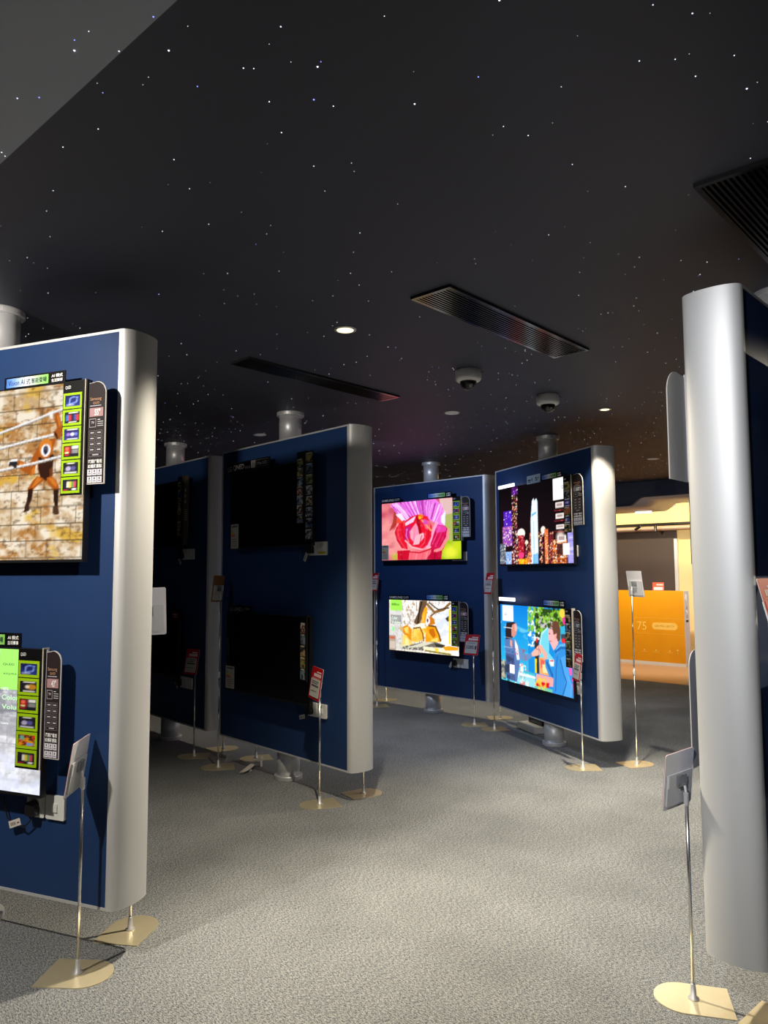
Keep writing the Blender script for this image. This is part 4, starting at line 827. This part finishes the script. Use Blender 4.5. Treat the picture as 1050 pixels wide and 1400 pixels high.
caption(T, [('QLED', .045, .115, .07, .11, '40803c'), ('Color', .045, .13, .33, .39, 'e8ffe8'), ('Volume', .045, .18, .41, .47, 'e8ffe8')])
T = TV('R', -.605, .636, 1.570, 2.305, 'lit television showing a city skyline at night', pic_city())
def logo_bar(T, x0, x1, z0, z1): MB().box(X(T, x0), X(T, x1), -TY - .002, -TY + .012, Z(T, z0), Z(T, z1)).build('backlit_logo_bar', M['logo'], T[0])
logo_bar(T, -.613, -.318, 2.311, 2.340)
b = MB(); b.col = srgb('a8bcd0'); b.box(X(T, -.073), X(T, .150), -TY - .001, -TY + .002, Z(T, 2.297), Z(T, 2.371)); card = b.build('info_card', M['print'], T[0])
l = MB(); l.col = srgb('2c3440')
for a_, c_, e_, f_ in ((-.055, -.005, .028, .040), (-.055, -.01, .016, .022), (.012, .024, .02, .05), (.07, .10, .036, .048), (.115, .13, .036, .048), (.07, .11, .02, .027)): l.rect(X(T, a_), X(T, c_), Z(T, 2.297) + e_, Z(T, 2.297) + f_, -TY - .002)
l.build('lettering', M['print'], card)
topper(T, .172, .495, 2.30, 2.353); strip(T, .511, .619, 1.830, 2.295, (50, 51, 2, 52, 4, 53), None); wing(T, .632, .772, 1.884, 2.302, '65"', '8a8a90')
caption(T, [('QLED', .87, .945, .10, .145, '8a8890')])
T = TV('R', -.620, .589, .485, 1.210, 'lit television showing two friends bumping fists under a blue sky', pic_friends())
logo_bar(T, -.634, -.345, 1.239, 1.272); topper(T, .155, .496, 1.216, 1.274); strip(T, .489, .585, .737, 1.209, (54, 55, 56, 57, 58, 59), None); wing(T, .600, .708, .800, 1.203, '55"', '6a6a70')
caption(T, [('QLED', .065, .115, .11, .15, '9098a8')])
T = TV('S', -.58, .500, 1.745, 2.330, 'switched-off television high on the half-hidden dark board')
strip(T, .409, .488, 1.83, 2.364, (60, 61, 62, 63, 64, 65, 66), None, '', '4a4238'); b = MB(); b.col = srgb('6a5c48'); b.slab([(.512 - T[1], 1.757 - T[2]), (.585 - T[1], 1.757 - T[2]), (.603 - T[1], 2.0 - T[2]), (.603 - T[1], 2.3 - T[2]), (.592 - T[1], 2.36 - T[2]), (.522 - T[1], 2.36 - T[2])], -TY, -TY + .003); sb = b.build('spec_board', M['print'], T[0])
for q in [(.53, .56, 2.12 + .05 * j, 2.15 + .05 * j) for j in range(3)] + [(.53, .585, 1.97 + .018 * j, 1.976 + .018 * j) for j in range(6)]:
    l = MB(); l.col = srgb('b8b0a0'); l.rect(q[0] - T[1], q[1] - T[1], q[2] - T[2], q[3] - T[2], -TY - .001); l.build('lettering', M['print'], sb)
T = TV('S', -.52, .460, .605, 1.175, 'switched-off television low on the half-hidden board, small red tag on its corner')
b = MB(); b.col = srgb('801820'); b.box(.35 - T[1], .455 - T[1], -TY - .003, -TY - .0005, 1.118 - T[2], 1.172 - T[2]); tg = b.build('red_tag', M['print'], T[0])
l = MB(); l.col = srgb('c8a8a8'); l.rect(.365 - T[1], .44 - T[1], 1.148 - T[2], 1.158 - T[2], -TY - .004); l.rect(.375 - T[1], .43 - T[1], 1.13 - T[2], 1.136 - T[2], -TY - .004); l.build('lettering', M['print'], tg)
T = TV('N', -.715, .515, 1.570, 2.290, 'switched-off television on the right board, almost cut off by the picture edge')
T = TV('N', -.70, .36, .55, 1.180, 'switched-off television low on the right board, cut off by the picture edge')  # added to darken the board's face where it lies in shadow
T = TV('N', -.60, .628, 1.535, 2.290, 'television high on the far side of the right board, seen by its edge', back=True); wing(T, .660, .825, 1.848, 2.264)
T = TV('N', -.50, .590, .550, 1.215, 'television low on the far side of the right board, seen by its edge', back=True); wing(T, .602, .712, .785, 1.213)

def plug(bk, x, z, tx, tz, label, tagdeg=20, dark=False):
    bd = BD[bk]; y0 = -HT + .003 - .012
    t = empty('power_plug', bd.w(x, y0, z), bd.r, label, 'plug', 'mains plugs with tagged cords')
    b = MB(); b.slab([(-.022, -.026), (.022, -.026), (.027, -.004), (.020, .022), (.008, .032), (-.008, .032), (-.020, .022), (-.027, -.004)], -.030, -.0003); b.build('plug_body', M['black'], t)
    dx, dz = tx - x, tz - z
    MB().tube([(0, -.016, -.026), (-.004, -.016, -.045), (dx * .45, -.014, dz - .012), (dx, -.012, dz), (dx - .045, -.012, dz + .012), (dx - .06, -.012, dz + .05), (dx - .075, -.010, dz + .105)], .003, 8).build('cord', M['black'], t)
    b = MB(); b.col = srgb('d8d0c4'); b.box(-.032, .032, -.0165, -.015, -.014, .014); b.col = (.25, .25, .25)
    for k in range(5): b.rect(-.022 + .006 * k, -.019 + .006 * k, -.007, .006, -.0169)
    b.rect(.014, .026, -.004, .001, -.0169)
    b.build('cord_tag', M['print'], t, loc=(dx, 0, dz), rot=(0, -math.radians(tagdeg), 0))
plug('L', .430, .556, .339, .489, 'black plug with a white tag, under the stone-picture television')
plug('M', .425, 1.672, .372, 1.622, 'black plug with a white tag between the two dark televisions', 60)
plug('M', .420, .560, .338, .505, 'black plug with a pale tag below the lower dark television', 15)
plug('B', .412, .566, .365, .545, 'black plug in the socket under the golden monkey television', 60)
plug('S', .392, 1.665, .370, 1.618, 'black plug with a pale tag high on the half-hidden board', -50)
plug('S', .386, .560, .352, .535, 'black plug low on the half-hidden board, beside a red sign', -50)

# ------------------------------------------------------------------ price sign stands
def stand(x, y, ang, yaw, z, tilt, roll, label, side=0.0, kind='red', price=None, cut=None):
    t = empty('sign_stand', (x, y, 0), 0, label, 'sign stand', 'price sign stands')
    a = math.radians(ang); ca, sa = math.cos(a), math.sin(a)
    pts = [(-.125, -.099), (.032, -.101)] + [(.032 + .101 * math.cos(q), .101 * math.sin(q)) for q in [-PI / 2 + PI * j / 20 for j in range(1, 20)]] + [(.032, .101), (-.125, .099)]
    pts = [(px * ca - py * sa, px * sa + py * ca) for px, py in pts]
    MB().prism(pts, 0, .004).build('base_plate', M['steel'], t)
    yw = math.radians(yaw); fx, fy = math.sin(yw), -math.cos(yw); rx, ry = math.cos(yw), math.sin(yw)
    b = MB(); b.smooth = True; b.lathe([(.019, .0041), (.019, .009), (.011, .012), (.0085, .055), (.0082, .0555)], n=20).build('pole_foot', M['aludull'], t)
    top = z - .045
    b = MB(); b.smooth = True; b.lathe([(.0064, .05), (.0064, min(top, .72))], n=14).build('pole', M['chrome'], t)
    if top > .8:
        b = MB(); b.smooth = True; b.lathe([(.0052, .70), (.0052, top)], n=14).build('upper_pole', M['chrome'], t)
        b = MB(); b.lathe([(.0085, .69), (.0105, .70), (.0105, .725), (.0085, .735)], n=16).build('lock_collar', M['plastic'], t)
    b = MB(); b.lathe([(.0075, top - .045), (.0095, top - .04), (.0095, top - .002), (.0075, top)], n=16).build('clip_socket', M['aludull'], t)
    # clip plate behind the sign, then the sign itself (front = -y of its own frame)
    off = .022
    sg = empty('sign_holder', (0, 0, 0)); bpy.data.objects.remove(sg)
    rot = (Matrix.Rotation(yw, 4, 'Z') @ Matrix.Rotation(-math.radians(tilt), 4, 'X') @ Matrix.Rotation(-math.radians(roll), 4, 'Y')).to_euler()
    loc = (fx * off + rx * side, fy * off + ry * side, z)
    W_, H_ = .0775, .105
    b = MB(); b.mi = 0
    b.col = dict(red=srgb('b80f18'), orange=srgb('e0623c'), tan=srgb('a87848'), blank=srgb('d9d8dc'))[kind]; b.bevbox(-W_ * .998, W_ * .998, -.002, -.0008, -H_ * .998, H_ * .998, .008)
    b.col = srgb('dcdade') if kind != 'tan' else srgb('a87848'); b.bevbox(-W_, W_, -.0007, .0015, -H_, H_, .008)
    card = b.build('sign_card', M['print'], t, loc=loc, rot=rot)
    f = MB(); f.col = srgb('c4c2ba') if kind != 'orange' else srgb('e08070'); f.bevbox(-W_ * .82, W_ * .80, -.005, -.0022, -H_ * .84, H_ * .28, .003); pc = f.build('price_card', M['print'], card)
    l = MB(); l.col = srgb('f4e0e0')
    l.rect(-W_ * .05, W_ * .78, H_ * .68, H_ * .76, -.0026); l.rect(-W_ * .5, W_ * .78, H_ * .42, H_ * .62, -.0026); l.col = srgb('b80f18') if kind != 'orange' else srgb('d04830')
    for k in range(4): l.rect(-W_ * .3 + W_ * .26 * k, -W_ * .26 + W_ * .26 * k, H_ * .42, H_ * .62, -.0029)
    l.col = srgb('e89898'); l.rect(-W_ * .7, W_ * .74, H_ * .325, H_ * .355, -.0026)
    l.col = srgb('50505a')
    if price:
        if kind == 'orange': l.col = srgb('b02838')
        l.text(price, -W_ * .7, W_ * (.42 if kind != 'orange' else .7), -H_ * .42, -H_ * .08, -.0056, .02)
        l.col = srgb('50505a') if kind != 'orange' else srgb('8a9a58'); l.rect(*((W_ * .5, W_ * .74, -H_ * .45, -H_ * .1) if kind != 'orange' else (-W_ * .7, W_ * .74, -H_ * .74, -H_ * .56)), -.0056)
        l.col = srgb('8088a0') if kind != 'orange' else srgb('b89088'); l.rect(-W_ * .6, W_ * .5, H_ * .1, H_ * .16, -.0056)
    else:
        for k, (p0, p1) in enumerate(((.1, .15), (-.02, .03), (-.2, -.1), (-.5, -.46))): l.rect(-W_ * .66, W_ * (.6 - .2 * (k % 2)), H_ * p0, H_ * p1, -.0056)
    l.build('lettering', M['print'], card)
    k_ = MB(); k_.col = srgb('cfcfd2'); k_.bevbox(-W_ * .86, W_ * .86, .003, .008, -H_ * .86, H_ * .26, .004); k_.col = srgb('efefef'); k_.box(W_ * .74, W_ * .86, .0081, .0095, -H_ * .2, H_ * .22); k_.build('pocket', M['print'], card)
    MB().bevbox(-.022, .022, .0085, .018, -.02, .022, .004).build('clip', M['clear'], card)
    MB().tube([(0, .0, top - z - .002 + z), (fx * off * .2, fy * off * .2, z - .022)], .0045, 10).build('clip_stem', M['plastic'], t)
    if kind == 'orange': t.location.z = .0042
    return t
stand(-1.165, 2.972, -4.5, -90.5, .771, 10, -3.6, 'sign stand nearest on the left, white back of its card turned to the viewer', .003)
stand(-1.084, 3.321, 80.2, -163, 1.340, 6, -2, 'tall sign stand behind the silver end of the nearest left board', -.045)
stand(-.429, 5.052, -158.8, -57.8, .779, 7, -4.7, 'sign stand with a red card in front of the lower dark television', -.014)
stand(-.149, 5.290, 32.1, 133, .779, 10, 0, 'sign stand behind the silver end of the dark board, only its foot in view', -.01)
stand(-1.584, 6.372, -170.4, -33.8, .775, 9.8, 0, 'sign stand with a dark red card before the half-hidden board', -.02)
stand(-1.305, 6.014, -166.8, -110.9, 1.388, 6.2, 1.1, 'tall sign stand with a tan card between the two dark boards', 0, 'tan')
stand(-1.396, 6.628, 29, 133, 1.36, 9, 0, 'tall sign stand behind the dark board, foot beside its far lower corner', 0)
stand(-1.055, 6.289, -160, 133, .77, 9, 0, 'short sign stand behind the dark board, foot behind the white card scrap', 0)
stand(-.089, 8.690, -165, -57.1, 1.403, 8, 1, 'tall sign stand with a red card left of the flower television', -.012)
stand(.017, 9.108, 20, 135, 1.30, 9, 0, 'tall sign stand behind the furthest board, left of its post', 0)
stand(.889, 7.616, -174.4, -29.6, .789, 20, -.9, 'sign stand with a red price card beside the golden monkey television', -.008, 'red', '5280.')
stand(1.057, 7.402, -164.1, -68.5, 1.401, 10.9, 1, 'tall sign stand with a red card at the silver end of the furthest board', -.018)
stand(1.201, 7.969, 3.0, 135, .76, 9, 0, 'sign stand behind the left end of the skyline board, foot only in view', 0)
stand(1.528, 5.946, -178, -84.2, .766, 8, -2.4, 'sign stand with a shaded card in front of the two friends television', -.006)
stand(1.980, 6.050, 18.5, 119.7, 1.411, 9.7, .8, 'tall sign stand seen from behind, in front of the orange carton', -.018)
stand(1.085, 2.784, 165, -148.2, .758, 9.9, -5.3, 'sign stand nearest on the right, grey back of its card to the viewer', .012)
stand(1.327, 2.605, -47.8, 46, 1.376, 14, 0, 'tall sign stand with an orange-red card at the right picture edge', -.040, 'orange', '2280')

# ------------------------------------------------------------------ loose things on the floor and in the background
t = empty('paper_fold', (-1.035, 5.945, 0), math.radians(62), 'scrap of folded white card lying on the carpet by the dark board', 'scrap')
b = MB(); b.add([(-.16, -.035, .012), (-.1, -.05, .02), (.05, -.03, .045), (.15, -.01, .06), (.16, .02, .062), (.04, .03, .035), (-.1, .01, .012), (-.15, 0, .006), (-.12, -.02, .012)], [(0, 1, 8), (1, 2, 5, 6), (8, 1, 6), (8, 6, 7), (2, 3, 4, 5)]).build('folded_card', M['paper'], t)
MB().add([(-.06, -.03, 0), (-.03, -.03, 0), (-.03, -.025, .025), (-.06, -.03, .02), (-.06, -.02, 0), (-.03, -.02, 0)], [(0, 1, 2, 3), (4, 3, 2, 5)]).build('card_tab', M['paper'], t)
MB().add([(.09, -.02, 0), (.12, -.02, 0), (.12, -.015, .05), (.09, -.02, .045), (.09, -.01, 0), (.12, -.01, 0)], [(0, 1, 2, 3), (4, 3, 2, 5)]).build('card_tab', M['paper'], t)

t = empty('white_carton', (1.46, 7.368, 0), math.radians(-72.7), 'flat white carton on the carpet under the skyline board', 'box')
b = MB().box(-.17, .17, -.12, .12, 0, .05).build('carton_body', M['white'], t); MB().box(-.172, .172, -.122, .122, .05, .056).build('carton_lid', M['white'], t)
t = empty('black_device', (1.49, 7.40, .056), math.radians(-72.7), 'black device standing on the flat white carton', 'device')
MB().bevbox(-.10, .16, -.06, .10, 0, .085, .006).build('device_body', M['black'], t); MB().box(-.08, .14, -.0615, -.0602, .02, .06).build('device_grille', M['slat'], t)

t = empty('orange_carton', uv(-5.50, 12.22, .004), RZ, 'big orange carton of a boxed television standing by the brown wall', 'box')
w, d_, h_ = .925, .105, 1.196; zb = .05
MB().box(-w, w, -d_, d_, .0, zb).build('carton_base', M['paper'], t)
MB().box(-w, w - .002, -d_, d_, zb, h_).build('carton_body', M['orange'], t)
p = MB(); p.col = srgb('d8d4d8'); p.box(w - .002, w + .002, -d_ + .001, d_ - .001, zb, h_ - .001); side = p.build('white_side', M['print'], t)
q = MB(); q.col = (.02, .02, .02); q.add([(w + .003, -.05, .70), (w + .003, .05, .70), (w + .003, .05, .735), (w + .003, -.05, .735)], [(0, 1, 2, 3)]); q.build('hand_hole', M['print'], side)
q = MB(); q.col = srgb('ffffff')
for z0_, z1_, y0_, y1_ in ((1.03, 1.16, -.08, .0), (.84, .90, -.06, .02)): q.add([(w + .003, y0_, z0_ + .05), (w + .003, y1_, z0_), (w + .003, y1_ + .02, z1_ - .03), (w + .003, y0_ + .02, z1_)], [(0, 1, 2, 3)])
q.col = srgb('a8a4b8')
for z_ in (.93, .79): q.add([(w + .003, .03 * math.cos(k * PI / 6), z_ + .03 * math.sin(k * PI / 6)) for k in range(12)], [tuple(range(12))])
q.build('markings', M['print'], side)
l = MB(); y = -d_ - .0008; pale = srgb('f8c860'); cu = -5.50
fx = lambda u_: u_ - cu
l.col = srgb('f4b440'); z0_, z1_ = .50, .752; r_ = .05
pts = [(fx(-4.575) - .001, z1_), (fx(-5.36), z1_)] + [(fx(-5.36) + r_ * math.cos(k), z1_ - r_ + r_ * math.sin(k)) for k in [PI / 2 + j * PI / 12 for j in range(1, 7)]] + [(fx(-5.36) + r_ * math.cos(k), z0_ + r_ + r_ * math.sin(k)) for k in [PI + j * PI / 12 for j in range(7)]] + [(fx(-4.575) - .001, z0_)]
for (xa, za), (xb, zb2) in zip(pts[:-1], pts[1:]):
    dx, dz = xb - xa, zb2 - za; n_ = math.hypot(dx, dz); nx_, nz_ = -dz / n_ * .003, dx / n_ * .003
    l.add([(xa + nx_, y, za + nz_), (xb + nx_, y, zb2 + nz_), (xb - nx_, y, zb2 - nz_), (xa - nx_, y, za - nz_)], [(0, 1, 2, 3)])
l.col = pale; l.text('75', fx(-5.36), fx(-5.20), .553, .69, y)
l.slab([(fx(-5.05) + (.30 if k in range(0, 13) else 0) + .058 * math.cos(-PI / 2 + k * PI / 12) , .627 + .058 * math.sin(-PI / 2 + k * PI / 12)) for k in range(24)], y, y + .0005)
l.col = srgb('c88a18'); l.text('QD-Mini LED TV', fx(-5.06), fx(-4.74), .610, .645, y - .001)
l.col = pale
for u_ in (-5.42, -5.25, -5.05, -4.83): l.rect(fx(u_) - .05, fx(u_) + .05, .205, .211, y); l.add([(fx(u_) + .014 * math.cos(k), y, .235 + .014 * math.sin(k)) for k in [j * PI / 4 for j in range(8)]], [tuple(range(8))])
l.rect(fx(-4.70) - .003, fx(-4.70) + .003, .19, .25, y); l.add([(fx(-4.70) - .03, y, .245), (fx(-4.70) + .03, y, .245), (fx(-4.70), y, .275)], [(0, 1, 2)])
l.build('lettering', M['print'], t)
t = empty('price_tag', uv(-5.02, 12.21, .004 + 1.196), RZ, 'small red price tag standing on top of the orange carton', 'price tag')
b = MB(); b.col = srgb('e06048'); b.bevbox(-.095, .095, -.004, .0, .002, .135, .008); cd_ = b.build('tag_card', M['print'], t); b = MB(); b.col = srgb('e8dce0'); b.rect(-.075, .075, .012, .06, -.005); b.col = srgb('f8c8c0'); b.rect(-.03, .08, .085, .11, -.005); b.build('lettering', M['print'], cd_)
MB().box(-.06, .06, -.015, .02, 0, .004).build('tag_foot', M['clear'], t)
